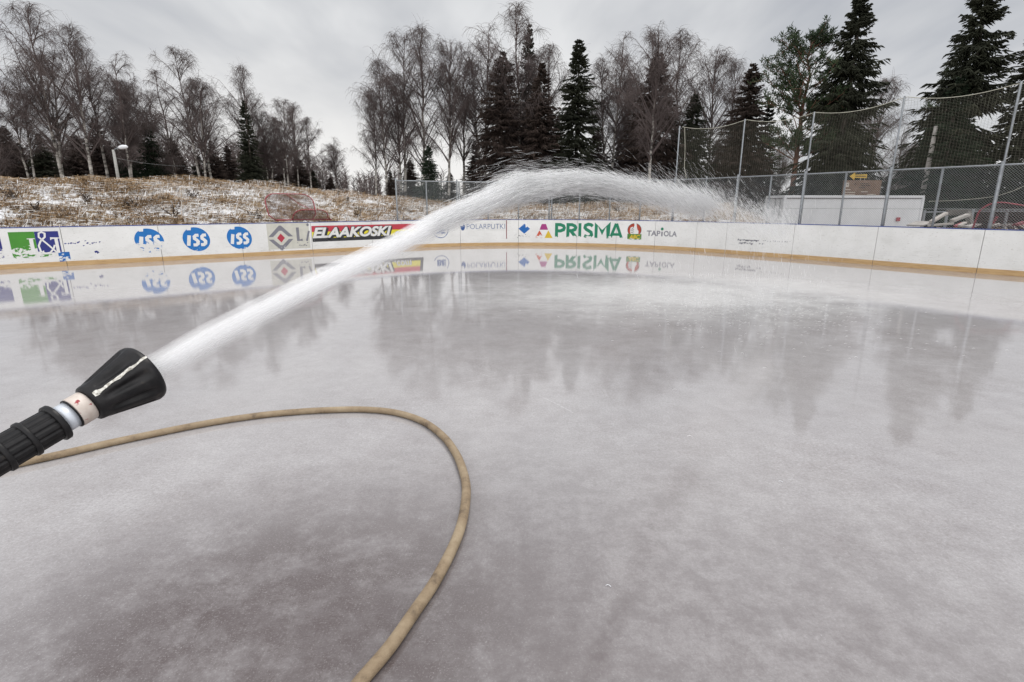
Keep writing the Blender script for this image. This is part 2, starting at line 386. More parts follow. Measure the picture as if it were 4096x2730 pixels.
def terrain(x, y, d=None):
    x = np.asarray(x, float).ravel(); y = np.asarray(y, float).ravel()
    if d is None: d = outside(x, y)
    a = np.where(y > 1, x / np.maximum(y, 1), np.sign(x) * 3)
    h = np.interp(a, cr_az, cr_z)
    u = np.clip((d - .6) / 10.4, 0, 1); prof = np.where(d > .6, .12 + .88 * (u * (1.75 - .75 * u)), 0)
    prof = np.clip(prof, 0, 1)
    z = np.where(d > .1, h * prof - .12 * np.clip((d - 11.5) / 8, 0, 1), -.05)
    far = np.clip((d - 45) / 60, 0, 1); z = z * (1 - far * .25)
    amp = np.clip((d - .8) / 3, 0, 1)
    z = z + amp * (.13 * (vnoise(x, y, .55, 1) - .5) + .10 * (vnoise(x, y, 1.5, 2) - .5) + .05 * (vnoise(x, y, 3.1, 3) - .5))
    return z
def tz(x, y): return float(terrain([x], [y])[0])
def axis_pts(lo, hi, step, far, sgn_both=True):
    c = list(np.arange(lo, hi + step, step)); v = hi; a = []; st_ = step
    while v < far: st_ *= 1.35; v += st_; a.append(v)
    v = lo; b_ = []; st_ = step
    while v > -far: st_ *= 1.35; v -= st_; b_.append(v)
    return np.array(b_[::-1] + c + a)
gx = axis_pts(-50, 40, .45, 900); gy = axis_pts(-4, 62, .45, 900)
GX, GY = np.meshgrid(gx, gy); gz = terrain(GX, GY)
idx = np.arange(GX.size).reshape(GX.shape)
GF = np.stack([idx[:-1, :-1], idx[:-1, 1:], idx[1:, 1:], idx[1:, :-1]], -1).reshape(-1, 4)
tag(mesh_obj('ground', np.stack([GX.ravel(), GY.ravel(), gz], 1), GF, MAT['ground'], smooth=True), kind='structure')
# ice sheet: follows the wall, closed behind the viewer
rim = [wpt(s, -.03, 0) for s in np.arange(0, SMAX, .4)]
poly = rim + [(17.5, -14, 0), (-25, -14, 0)]
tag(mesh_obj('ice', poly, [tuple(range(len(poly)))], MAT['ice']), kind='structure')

# ------------------------------------------------------------------ rink boards
boards = tag(empty('rink_boards'), 'low white wooden rink wall with yellow kick strip, curving round the ice', 'rink boards')
topj = [(-250, 918), (238, 908), (629, 900), (958, 893), (1241, 888), (1484, 884), (1604, 881), (1840, 878), (2074, 878), (2310, 879), (2468, 881), (2624, 884), (2790, 888), (2911, 892), (3181, 899), (3515, 907), (3942, 918), (4420, 930)]
js = [0.05] + [wal(*p)[0] for p in topj]
a_ = js[1]
k_ = a_ - 2.9
lead = []
while k_ > .5: lead.append(k_); k_ -= 2.9
js = [.05] + sorted(lead) + js[1:]
k_ = js[-1] + 2.9
while k_ < SMAX - .5: js.append(k_); k_ += 2.9
js.append(SMAX - .05)
def strip(s0, s1, z0, z1, o0, o1, step=.35):   # solid slab following the wall between two offsets
    n = max(2, int((s1 - s0) / step) + 1); S = np.linspace(s0, s1, n); V = []; F = []
    for s in S:
        V += [wpt(s, o0, z0), wpt(s, o0, z1), wpt(s, o1, z1), wpt(s, o1, z0)]
    for i in range(n - 1):
        for k in range(4):
            F.append((i * 4 + k, i * 4 + (k + 1) % 4, i * 4 + 4 + (k + 1) % 4, i * 4 + 4 + k))
    F += [(3, 2, 1, 0), (4 * n - 4, 4 * n - 3, 4 * n - 2, 4 * n - 1)]
    return V, F
for i in range(len(js) - 1):
    s0, s1 = js[i] + .006, js[i + 1] - .006
    V, F = strip(s0, s1, .0, BH - .02, -.055, 0); pn = mesh_obj('board_panel', V, F, MAT['board'], boards)
    V, F = strip(s0, s1, -.02, .135, .002, .014); mesh_obj('kick_plate', V, F, MAT['kick'], pn)
    V, F = strip(s0, s1, BH - .018, BH + .004, -.075, .006); mesh_obj('cap_rail', V, F, MAT['capblue'], pn)
V, F = strip(.05, SMAX - .05, .01, BH - .06, -.075, -.060, .5); mesh_obj('backing_board', V, F, MAT['joint'], boards)

# ---- adverts printed on the boards
_off = [0.003]
class Ad:
    """flat shapes in metres along the wall (s) and height (z)"""
    def __init__(s, name, label=None, layer=1):
        s.root = bpy.data.objects.new(name, None); COL.objects.link(s.root); s.root.parent = boards; s.name = name
        if label: s.root['label'] = label
        s.k = 0
    def emit(s, name, V2, F, mat, layer=1):
        off = .0015 + .0016 * layer     # cut into narrow uprights so that the print follows the curve of the wall
        bm = bmesh.new(); vs = [bm.verts.new((a, z, 0)) for a, z in V2]
        for f in F:
            try: bm.faces.new([vs[i] for i in f])
            except ValueError: pass
        a0 = min(v[0] for v in V2); a1 = max(v[0] for v in V2)
        for x in np.arange(a0 + .09, a1, .09):
            bmesh.ops.bisect_plane(bm, geom=bm.verts[:] + bm.edges[:] + bm.faces[:], plane_co=(x, 0, 0), plane_no=(1, 0, 0))
        bm.verts.index_update(); V = [wpt(v.co.x, off, v.co.y) for v in bm.verts]; F = [tuple(v.index for v in f.verts) for f in bm.faces]; bm.free()
        return mesh_obj(name, V, F, mat, s.root)
def polyfill(pts):
    from mathutils.geometry import tessellate_polygon
    return [tuple(t) for t in tessellate_polygon([[Vector((a, b, 0)) for a, b in pts]])]
def subdiv_rect(s0, s1, z0, z1, slant=0):
    n = max(2, int(abs(s1 - s0) / .25) + 2); V = []; F = []
    for i in range(n):
        u = i / (n - 1); V += [(s0 + (s1 - s0) * u, z0), (s0 + (s1 - s0) * u + slant, z1)]
    for i in range(n - 1): F.append((2 * i, 2 * i + 2, 2 * i + 3, 2 * i + 1))
    return V, F
def box_px(x0, y0, x1, y1):
    """wall rectangle seen between two pixels"""
    a, z1 = wal(x0, y0); b, z0 = wal(x1, y1); return a, b, z0, z1
def stroke(pts, w, closed=False):
    """thick polyline; pts in 2D, w width"""
    P = [Vector(p) for p in pts]; n = len(P); Lf = []; Rt = []
    for i in range(n):
        if closed: a, b = P[i - 1], P[(i + 1) % n]
        else: a, b = P[max(i - 1, 0)], P[min(i + 1, n - 1)]
        d = (b - a).normalized(); nn = Vector((-d.y, d.x))
        if 0 < i < n - 1 or closed:
            d1 = (P[i] - P[i - 1]).normalized(); c = max(.45, abs(d1.dot(d))); ww = w / c
        else: ww = w
        Lf.append(P[i] + nn * ww / 2); Rt.append(P[i] - nn * ww / 2)
    V = [tuple(v) for v in Lf + Rt]; F = [(i, i + 1, n + i + 1, n + i) for i in range(n - 1)]
    if closed: F.append((n - 1, 0, n, 2 * n - 1))
    return V, F
def ell(cx, cz, rx, rz, n=32, a0=0, a1=2 * math.pi):
    return [(cx + rx * math.cos(a0 + (a1 - a0) * i / n), cz + rz * math.sin(a0 + (a1 - a0) * i / n)) for i in range(n + (0 if abs(a1 - a0 - 2 * math.pi) < 1e-6 else 1))]
def text2d(txt, s0, s1, z0, z1, bold=0.0, shear=0.0, space=1.0):
    cu = bpy.data.curves.new('tmp', 'FONT'); cu.body = txt; cu.offset = bold; cu.shear = shear; cu.space_character = space; cu.resolution_u = 4
    o = bpy.data.objects.new('tmp', cu); COL.objects.link(o)
    dg = bpy.context.evaluated_depsgraph_get(); me = bpy.data.meshes.new_from_object(o.evaluated_get(dg))
    v = np.array([w.co[:2] for w in me.vertices]); F = [tuple(p.vertices) for p in me.polygons]
    bpy.data.objects.remove(o); bpy.data.curves.remove(cu); bpy.data.meshes.remove(me)
    lo = v.min(0); hi = v.max(0); v = (v - lo) / (hi - lo)
    return [(s0 + a * (s1 - s0), z0 + b_ * (z1 - z0)) for a, b_ in v], F
def tf(V, f): return [f(*v) for v in V]
C_ = dict(green=(.055, .27, .02), navy=(.012, .02, .20), blue=(.0, .16, .50), grey=(.20, .20, .23), cream=(.60, .59, .52), red=(.45, .03, .06),
          bred=(.50, .035, .06), yel=(.75, .66, .03), black=(.02, .02, .025), pblue=(.03, .09, .27), dkred=(.19, .012, .03), mag=(.36, .03, .20),
          org=(.55, .08, .03), gold=(.68, .47, .02), pgreen=(.0, .20, .10), rust=(.42, .05, .02), white=(.76, .76, .74), lgrey=(.25, .25, .28), ggreen=(.08, .22, .03), bluep=(.0, .12, .42))
def S_(n, *a, **k):
    key = (n,) + a + tuple(k.items())
    if key not in MAT: MAT[key] = sticker('print_' + n, C_[n], *a, **k)
    return MAT[key]
# 1 navy block cut off by the frame, and the L&T sign
ad = Ad('advert', 'dark navy printed block at the far left end')
a, b, z0, z1 = box_px(-120, 951, 19, 1034)
ad.emit('print', *subdiv_rect(a, b, z0, z1), S_('navy', .35, .75, .9))
ad = Ad('advert', 'green and navy sign with white serif letters L&T')
a, b, z0, z1 = box_px(30, 930, 157, 1030); ag, bg_ = a, b
a2, b2, z0b, z1b = box_px(157, 928, 248, 1009)
ad.emit('green_field', *subdiv_rect(a, b, z0, z1), S_('green', .45, .72, .85), 1)
ad.emit('green_field', *subdiv_rect(b + .002, b + .55 * (b2 - b), z0, z0 + .07), S_('green', .3, .5, .9), 1)
ad.emit('navy_field', *subdiv_rect(b + .002, b2, z0b + .0, z1), S_('navy', .35, .6, .6), 1)
a3, b3, z03, z13 = box_px(232, 1010, 285, 1046); ad.emit('blue_field', *subdiv_rect(a3, b3, z03, z13), S_('bluep', .25, .45, .75), 1)
wh = MAT['board']
s_l = wal(120, 980)[0]; zl0, zl1 = z0 + .10, z0 + .52
W_ = b2 - a
V, F = stroke([(a + .42 * W_, zl1), (a + .42 * W_, zl0)], .085); ad.emit('letter', V, F, wh, 2)
V, F = stroke([(a + .34 * W_, zl1), (a + .50 * W_, zl1)], .022); ad.emit('letter', V, F, wh, 3)
V, F = stroke([(a + .34 * W_, zl0), (a + .60 * W_, zl0), (a + .63 * W_, zl0 + .08)], .03); ad.emit('letter', V, F, wh, 3)
amp_ = [(.90, .06), (.72, .50), (.585, .80), (.60, .97), (.66, 1.02), (.72, .96), (.71, .80), (.60, .60), (.55, .40), (.57, .15), (.66, .05), (.76, .08), (.84, .25), (.88, .42)]
V, F = stroke([(a + x * W_, z0 + .07 + y * (z1 - z0 - .1)) for x, y in amp_], .042); ad.emit('ampersand', V, F, wh, 4)
V, F = stroke([(a + .93 * W_, zl1), (a + .93 * W_, zl0)], .075); ad.emit('letter', V, F, wh, 2)
V, F = stroke([(a + .82 * W_, zl1 - .05), (a + .82 * W_, zl1), (a + 1.0 * W_, zl1)], .026); ad.emit('letter', V, F, wh, 3)
def fragments(ad, x0, y0, x1, y1, n, mat, seed, size=(.012, .05)):
    r_ = random.Random(seed); s0, s1, zz0, zz1 = box_px(x0, y0, x1, y1); V = []; F = []
    for i in range(n):
        cs = s0 + (s1 - s0) * (i + r_.random() * .7) / n; cz = r_.uniform(zz0, zz1); k = r_.randint(5, 7); w = r_.uniform(*size); h = r_.uniform(*size) * .8
        base = len(V)
        for j in range(k):
            an = 2 * math.pi * j / k; q = r_.uniform(.6, 1.2); V.append((cs + w * q * math.cos(an) + h * .4 * math.sin(an), cz + h * q * math.sin(an)))
        F.append(tuple(range(base, base + k)))
    ad.emit('flaked_print', V, F, mat, 1)
ad = Ad('worn_lettering', 'dark blue flakes of rubbed-off letters right of the green sign')
fragments(ad, 258, 966, 405, 982, 15, S_('navy', 0, .01), 3, (.012, .035))
fragments(ad, 383, 1005, 397, 1014, 2, S_('navy', 0, .01), 5, (.03, .05))
# 2-4 round blue ISS signs
def iss(x0, y0, x1, y1, worn, label):
    ad = Ad('advert', label); a, b, z0, z1 = box_px(x0, y0, x1, y1); cx = (a + b) / 2; cz = (z0 + z1) / 2; rx = (b - a) / 2; rz = (z1 - z0) / 2
    e = ell(cx, cz, rx, rz, 48)
    # flat step cut in the rim at the upper left, tilted oval
    e = [(x + .10 * (cz - z) * .8, z) for x, z in e]
    e = [(x, z) for x, z in e]
    mt = S_('blue', *worn)
    ad.emit('blue_oval', e, polyfill(e), mt, 1)
    u = lambda p: (cx + p[0] * rx, cz + p[1] * rz)
    def slab(pts, w, nm): V, F = stroke([u(p) for p in pts], w); ad.emit(nm, V, F, wh, 3)
    q = [u(p) for p in [(-.58, 1.06), (-.62, .76), (-.33, .76), (-.28, 1.12)]]; ad.emit('notch', q, [(3, 2, 1, 0)], wh, 2)
    slab([(-.50, .34), (-.64, -.52)], .10, 'letter')
    for o in (0, .56):
        slab([(.18 + o, .33), (-.02 + o, .33), (-.14 + o, .22), (-.14 + o, .05), (.0 + o, -.06), (.09 + o, -.18), (.06 + o, -.38), (-.06 + o, -.47), (-.28 + o, -.47)], .095, 'letter')
iss(530, 916, 663, 1009, (.50, .78, 1.0), 'leftmost round blue ISS sign, its lower left worn away')
iss(724, 911, 846, 1003, (.28, .50, .55), 'middle round blue ISS sign, nearly whole')
iss(902, 908, 1012, 995, (.25, .45, .6), 'rightmost round blue ISS sign, cut by a panel joint')
# 5 cream sign with grey chevrons
ad = Ad('advert', 'cream sign with grey chevrons round a red diamond')
a, b, z0, z1 = box_px(1064, 895, 1242, 992)
ad.emit('cream_field', *subdiv_rect(a, b, z0, z1), S_('cream', .15, .35, .5, rough=.5), 1)
cx, cz = wal(1124, 953); rx = wal(1173, 953)[0] - cx; rz = wal(1124, 903)[1] - cz
u = lambda x, y: (cx + x * rx, cz + y * rz)
for sgn in (1, -1):
    p = [u(-1, .10 * sgn), u(-.08, 1.0 * sgn), u(.08, 1.0 * sgn), u(1, .10 * sgn), u(.62, .10 * sgn), u(.10, .58 * sgn), u(-.10, .58 * sgn), u(-.62, .10 * sgn)]
    ad.emit('chevron', p, polyfill(p), S_('grey', .22, .42, .6), 2)
p = [u(-.32, 0), u(0, .36), u(.32, 0), u(0, -.36)]; ad.emit('red_diamond', p, [(0, 1, 2, 3)], S_('red', .2, .5, .5), 2)
g2 = S_('grey', .2, .45, .5)
a1, b1, y0, y1 = box_px(1183, 911, 1211, 964)
V, F = stroke([(a1 + .05, y1), (a1 + .06, y0 + .035), (b1, y0 + .035)], .085); ad.emit('letter', V, F, g2, 2)
V, F = subdiv_rect(a1, a1 + .10, y0, y1); ad.emit('letter', V, F, g2, 3)
a1, b1, y0, y1 = box_px(1224, 925, 1241, 964)
V, F = stroke([(a1, y0), (b1 - .02, y1)], .07); ad.emit('letter', V, F, g2, 2)
c1 = wal(1230, 900); e = ell(c1[0], c1[1], .045, .05, 14); ad.emit('letter_dot', e, polyfill(e), g2, 2)
fragments(ad, 1189, 972, 1237, 985, 7, S_('grey', 0, .02), 8, (.02, .045))
# 6 red and yellow banner
ad = Ad('advert', 'red, yellow and black banner reading ELAAKOSKI .com')
a, b, z0, z1 = box_px(1245, 904, 1686, 955)
z1 = wal(1245, 905)[1]; z0 = wal(1245, 969)[1]; H_ = z1 - z0
ad.emit('red_band', *subdiv_rect(a, b, z0 + .62 * H_, z1), S_('bred', .3, .5, .5), 1)
ad.emit('yellow_band', *subdiv_rect(a, b, z0 + .22 * H_, z0 + .62 * H_), S_('yel', .3, .5, .5), 1)
ad.emit('black_band', *subdiv_rect(a, b, z0, z0 + .22 * H_), S_('black', .3, .5, .5), 1)
p = [(b - .13, z1), (b, z1), (b + .06, z0), (b - .07, z0)]; ad.emit('black_end', p, [(0, 3, 2, 1)], S_('black', .3, .5, .5), 2)
sa = wal(1249, 935)[0]; sb = wal(1566, 925)[0]; lz0, lz1 = z0 + .22 * H_, z0 + .90 * H_
V, F = text2d('ELAAKOSKI', sa + .03, sb + .06, lz0 - .08, lz1 - .03, .075, .28, .92); ad.emit('letter_shadow', V, F, S_('black', .2, .3, .3), 3)
V, F = text2d('ELAAKOSKI', sa - .02, sb + .02, lz0 - .02, lz1 + .02, .075, .28, .92); ad.emit('letter_outline', V, F, S_('black', .2, .3, .3), 4)
V, F = text2d('ELAAKOSKI', sa, sb, lz0, lz1, .04, .28, .96); ad.emit('letters', V, F, S_('white', .2, .3, .3), 5)
sc_ = wal(1640, 930)[0]
V, F = text2d('.com', sb + .04, sc_ + .02, z0 + .12 * H_, z0 + .52 * H_, .05, .2); ad.emit('letter_outline', V, F, S_('grey', .2, .3, .3), 4)
V, F = text2d('.com', sb + .06, sc_, z0 + .14 * H_, z0 + .50 * H_, .01, .2); ad.emit('letters', V, F, S_('white', .2, .3, .3), 5)
# 7 BE in a ring
ad = Ad('advert', 'blue letters BE inside a thin blue ring')
cx, cz = wal(1762, 922); rx = wal(1792, 922)[0] - cx; rz = cz - wal(1762, 952)[1]
V, F = stroke(ell(cx, cz, rx, rz, 36, math.radians(200), math.radians(405)), .03); ad.emit('ring', V, F, S_('pblue', .3, .5, .5), 1)
V, F = text2d('BE', cx - .58 * rx, cx + .62 * rx, cz - .46 * rz, cz + .40 * rz, .045, .0, 1.0); ad.emit('letters', V, F, S_('pblue', .3, .5, .4), 1)
# 8 POLARPUTKI
ad = Ad('advert', 'thin blue lettering POLARPUTKI with a blue disc')
a, b, z0, z1 = box_px(1843, 892, 2021, 923)
ad.emit('film', *subdiv_rect(a, b, z0, z1), S_('white', 0, .05, .2), 1)
V, F = text2d('POLARPUTKI', wal(1867, 907)[0], wal(2020, 907)[0], wal(1900, 917)[1], wal(1900, 897)[1], -.012); ad.emit('letters', V, F, S_('pblue', 0, .05, .2), 2)
c1 = wal(1850, 908); rr = wal(1858, 908)[0] - c1[0]; e = ell(c1[0] + .01, c1[1], rr * 1.1, .16, 24); ad.emit('disc', e, polyfill(e), S_('pblue', .2, .3, .2), 2)
e = ell(c1[0] - .02, c1[1] + .10, rr * .6, .075, 16); ad.emit('disc_cut', e, polyfill(e), wh, 3)
ad = Ad('red_line', 'dark red vertical line right of the thin blue lettering')
s0 = wal(2026, 900)[0]; ad.emit('print', *subdiv_rect(s0 - .018, s0 + .018, wal(2026, 956)[1], BH - .03), S_('dkred', .3, .6, .4), 1)
# 9 blue diamond
ad = Ad('advert', 'blue diamond sign above rubbed-off dark letters')
cx, cz = wal(2097, 916); rx = wal(2120, 916)[0] - cx; rz = cz - wal(2097, 936)[1]
p = [(cx - rx, cz), (cx, cz - rz), (cx + rx, cz), (cx + .55 * rx, cz + .45 * rz), (cx + .25 * rx, cz + .20 * rz), (cx + .22 * rx, cz + .80 * rz), (cx, cz + rz)]
ad.emit('diamond', p, polyfill(p), S_('bluep', .3, .4, .3), 1)
fragments(ad, 2058, 937, 2122, 951, 14, S_('black', 0, .02), 12, (.008, .026))
# 10 triangles and PRISMA
ad = Ad('advert', 'magenta, orange and yellow triangle above-and-beside green PRISMA lettering')
def tri(pts, mat): q = [wal(*p) for p in pts]; ad.emit('triangle', q, [tuple(range(len(q)))], mat, 1)
tri([(2158, 920), (2192, 920), (2184, 897), (2167, 897)], S_('mag', .3, .4, .2))
tri([(2140, 953), (2175, 953), (2158, 922)], S_('org', .40, .62, .9))
tri([(2178, 953), (2210, 953), (2193, 922)], S_('gold', .3, .5, .3))
a = wal(2219, 920)[0]; b = wal(2488, 920)[0]; z1 = wal(2230, 893)[1]; z0 = wal(2230, 951)[1]; H_ = z1 - z0
pg = S_('pgreen', .36, .52, .95)
WL = b - a
def L_(pts, x0, w, wd=.135):
    V, F = stroke([(a + (x0 + p[0] * w) * WL, z0 + p[1] * H_) for p in pts], wd); ad.emit('letter', V, F, pg, 1)
L_([(0.18, 0), (.18, 1)], 0, .15); L_([(.2, .89), (.55, .89), (.85, .80), (.92, .68), (.85, .55), (.55, .46), (.2, .46)], 0, .155)
L_([(0.18, 0), (.18, 1)], .17, .15); L_([(.2, .89), (.55, .89), (.85, .80), (.92, .70), (.85, .57), (.55, .48), (.2, .48)], .17, .155); L_([(.45, .46), (.95, 0)], .17, .16, .14)
L_([(0, 0), (0, 1)], .375, .1)
L_([(1, .80), (.8, .90), (.5, .93), (.2, .85), (.14, .70), (.3, .58), (.6, .48), (.84, .38), (.9, .22), (.7, .09), (.4, .06), (.08, .16)], .43, .135)
L_([(.08, 0), (.08, .95), (.50, .38), (.92, .95), (.92, 0)], .60, .215, .13)
L_([(0, 0), (.48, 1.0)], .83, .17, .12); L_([(1.0, 0), (.52, 1.0)], .83, .17, .12); L_([(.2, .28), (.8, .28)], .83, .17, .11)
# 11 round red sign with a white raised thumb
ad = Ad('advert', 'round red sign with a white thumbs-up hand over a green band')
cx, cz = wal(2538, 921); rx = wal(2565, 921)[0] - cx; rz = wal(2538, 895)[1] - cz
e = ell(cx, cz, rx * 1.04, rz * 1.04, 32); ad.emit('dark_rim', e, polyfill(e), S_('black', .2, .3, .3), 1)
e = ell(cx, cz, rx * .97, rz * .97, 32); ad.emit('red_disc', e, polyfill(e), S_('rust', .3, .45, .3), 2)
h_ = [(-.45, -.75), (-.62, -.45), (-.66, .0), (-.60, .32), (-.38, .48), (-.12, .46), (-.02, .75), (-.10, 1.06), (.08, 1.10), (.28, .95), (.34, .5), (.40, .15), (.62, -.15), (.60, -.5), (.40, -.75)]
p = [(cx + x * rx, cz + y * rz) for x, y in h_]; ad.emit('hand', p, polyfill(p), wh, 3)
for pts in ([(-.6, .1), (-.3, .16), (-.08, .04)], [(-.62, -.16), (-.3, -.10), (-.08, -.22)], [(-.56, -.42), (-.3, -.38), (-.1, -.48)], [(-.14, .48), (-.2, .3), (-.36, .24)]):
    V, F = stroke([(cx + x * rx, cz + y * rz) for x, y in pts], .018); ad.emit('finger_line', V, F, S_('black', 0, .01), 4)
a, b, z0, z1 = box_px(2510, 936, 2565, 960)
ad.emit('green_band', *subdiv_rect(a, b, z0, z1), S_('ggreen', .3, .55, .85), 4)
V, F = text2d('ABC', a + .08, b - .06, z0 + .03, z1 - .03, .04, .2); ad.emit('letters', V, F, S_('gold', .3, .5, .5), 5)
# 12 TAPIOLA
ad = Ad('advert', 'grey lettering TAPIOLA with a green dot')
tg = S_('lgrey', .3, .6, .5, scale=14)
zt0, zt1 = wal(2640, 946)[1], wal(2640, 924)[1]
V, F = text2d('TAP', wal(2587, 935)[0], wal(2642, 935)[0], zt0, zt1, .03); ad.emit('letters', V, F, tg, 1)
s0, s1 = wal(2645, 935)[0], wal(2651, 935)[0]; ad.emit('letter', *subdiv_rect(s0, s1, zt0, zt1 - .03), tg, 1)
V, F = text2d('OLA', wal(2655, 935)[0], wal(2708, 935)[0], zt0, zt1, .03); ad.emit('letters', V, F, tg, 1)
c1 = wal(2649, 917); e = ell(c1[0], c1[1], .06, .06, 16); ad.emit('green_dot', e, polyfill(e), S_('pgreen', .3, .5, .3), 1)
ad = Ad('worn_lettering', 'two rows of dark flakes of rubbed-off lettering')
fragments(ad, 2953, 958, 3035, 966, 22, S_('grey', 0, .01), 21, (.02, .05))
fragments(ad, 2955, 970, 3010, 977, 9, S_('grey', 0, .01), 22, (.02, .05))
fragments(ad, 3030, 975, 3058, 985, 2, S_('grey', 0, .01), 23, (.03, .05))
fragments(ad, 3050, 962, 3165, 972, 12, S_('grey', 0, .01), 24, (.01, .03))

# ------------------------------------------------------------------ chain-link fence on top of the boards
FS0 = wal(1595, 882)[0]; FS1 = min(SMAX - .5, wal(4096, 921)[0] + 7)
FZ = 2.69; FO = -.10
fence = tag(empty('chain_link_fence', wpt(FS0, FO)), 'grey chain-link fence standing just behind the rink boards', 'fence')
inv = Matrix.Translation(-Vector(wpt(FS0, FO)))
def under(o, root):      # keep world coordinates of a mesh built in place
    o.parent = root; o.matrix_parent_inverse = Matrix.Translation(-Vector(root.location)); return o
posts_px = [1595, 1713, 1833, 1841, 1954, 2074, 2195, 2205, 2315, 2434, 2554, 2684, 2806, 2928, 3059, 3190, 3350, 3522, 3722, 3951]
tall = {2684: (2698, 505), 2928: (2938, 477), 3190: (3225, 448), 3522: (3590, 385), 3951: (4078, 327)}
def topy(px): return float(np.interp(px, [0, 700, 1200, 1840, 2310, 2784, 3000, 3488, 3908, 4096], [911, 898, 890, 878, 879, 888, 894.6, 904.5, 918, 920]))
ps = [(p, wal(p, topy(p))[0]) for p in posts_px] + [(None, wal(3951, 918)[0] + 3), (None, wal(3951, 918)[0] + 6)]
for p, s in ps:
    mb = MB(); hi = FZ + (.09 if p in tall or p in (1595, 1833, 2806) else 0)
    r = .042 if p in tall else .030
    mb.tube([wpt(s, FO, .1), wpt(s, FO, hi)], r, 8); under(mb.build('post', MAT['steel'], None, True), fence)
mb = MB(); mb.tube([wpt(s, FO + .0, FZ) for s in np.arange(FS0, FS1, .5)], .024, 6); under(mb.build('top_rail', MAT['steel'], None, True), fence)
mb = MB(); mb.tube([wpt(s, FO + .03, 1.62) for s in np.arange(wal(3060, 890)[0], FS1, .5)], .006, 4); under(mb.build('tension_wire', MAT['wire']), fence)
def lattice(s0, s1, z0, z1f, off, cell, r, diag=True):
    P = []; zt = z1f if callable(z1f) else (lambda s: z1f)
    W = lambda S, Z, o: np.stack([np.interp(S, SS, WX) + o * np.interp(S, SS, NX), np.interp(S, SS, WY) + o * np.interp(S, SS, NY), Z], -1)
    if diag:
        h = z1f - z0
        for sg in (1, -1):
            st = np.arange(s0 - (h if sg > 0 else 0), s1 + (h if sg < 0 else 0), cell)
            k = np.linspace(0, 1, 5)[None]; S = st[:, None] + sg * h * k; Z = z0 + h * k + 0 * S
            # clip to span
            lo = s0; hi = s1
            S2 = np.clip(S, lo, hi); Z2 = np.where(S < lo, z0 + (lo - st[:, None]) * sg, np.where(S > hi, z0 + (hi - st[:, None]) * sg, Z))
            Z2 = np.clip(Z2, z0, z1f)
            P.append(W(S2, Z2, off + sg * .002))
    else:
        st = np.arange(s0, s1, cell); tops = np.array([zt(s) for s in st])
        k = np.linspace(0, 1, 5)[None]
        P.append(W(st[:, None] + 0 * k, z0 + (tops[:, None] - z0) * k, off + .12 * np.sin(st[:, None] * 1.3) * np.sin(k * 3.14)))
    return P
P = lattice(FS0, FS1, 1.02, FZ - .01, FO + .03, .062, .002)
V, F = merge([prisms(p, np.full(p.shape[:2], .0026)) for p in P]); under(mesh_obj('wire_mesh', V, F, MAT['wire']), fence)

# ------------------------------------------------------------------ tall safety netting on thin poles
nroot_s = wal(2684, 884)[0]
netf = tag(empty('safety_net', wpt(nroot_s, FO, 0)), 'tall mesh safety net hung on thin poles above the chain-link fence', 'safety net')
tops = []
for p in tall:
    s = wal(p, topy(p))[0]; x, y, _ = wpt(s, FO - .07)
    r = ray(*tall[p]); z = CAMH + y * r[2] / r[1]; tops.append((s, z, (tall[p])))
    xt = r[0] / r[1] * y
    mb = MB(); mb.tube([(x, y, 1.0), (x, y, z)], .026, 8); under(mb.build('pole', MAT['steel'], None, True), netf)
s_e = tops[-1][0] + 4.5; tops.append((min(s_e, FS1), tops[-1][1] - .05, None))
x, y, _ = wpt(tops[-1][0], FO - .07); mb = MB(); mb.tube([(x, y, 1.0), (x, y, tops[-1][1])], .026, 8); under(mb.build('pole', MAT['steel'], None, True), netf)
def nettop(s):
    for (a, za, _), (b, zb, _) in zip(tops[:-1], tops[1:]):
        if a <= s <= b:
            u = (s - a) / (b - a); return za + (zb - za) * u - .9 * (b - a) / 4 * .30 * 4 * u * (1 - u) - .02
    return tops[-1][1]
NS0 = tops[0][0] + .08; NS1 = tops[-1][0]
P = lattice(NS0, NS1, FZ - .02, nettop, FO - .11, .075, .003, diag=False)
V1 = [prisms(p, np.full(p.shape[:2], .0018)) for p in P]
st = np.arange(NS0, NS1, .3); rows = 48; tps = np.array([nettop(s) for s in st]); PR = []
for i in range(rows + 1):
    k = i / rows; Z = (FZ - .02) + (tps - FZ + .02) * k; o = FO - .11 + .12 * np.sin(st * 1.3) * math.sin(k * 3.14)
    PR.append(np.stack([np.interp(st, SS, WX) + o * np.interp(st, SS, NX), np.interp(st, SS, WY) + o * np.interp(st, SS, NY), Z], -1))
PR = np.array(PR); V1.append(prisms(PR, np.full(PR.shape[:2], .0018)))
V, F = merge(V1); under(mesh_obj('net', V, F, MAT['twine']), netf)
mb = MB(); mb.tube([wpt(s, FO - .11, nettop(s) + .01) for s in np.arange(NS0, NS1, .25)], .009, 5); under(mb.build('top_rope', MAT['rope']), netf)
s0 = wal(2714, 530)[0]
mb = MB(); mb.tube([wpt(NS0 + .10 + .10 * math.sin(k * 2.2) + .5 * max(0, k - .75) * 4 * .3, FO - .11, nettop(NS0 + .1) + (FZ - nettop(NS0 + .1)) * k) for k in np.linspace(0, 1, 14)], .012, 5); under(mb.build('side_rope', MAT['rope']), netf)
sa, sb = wal(3560, 800)[0], wal(4096, 740)[0] + 1.5
cord = MB(); pts = [(3700, 806), (3800, 803), (3900, 795), (3975, 785), (4040, 765), (4096, 740), (4170, 712)]
cord.tube([wpt(wal(*p)[0], FO - .16, wal(*p)[1]) for p in pts], .008, 5); under(cord.build('lower_rope', MAT['rope']), netf)

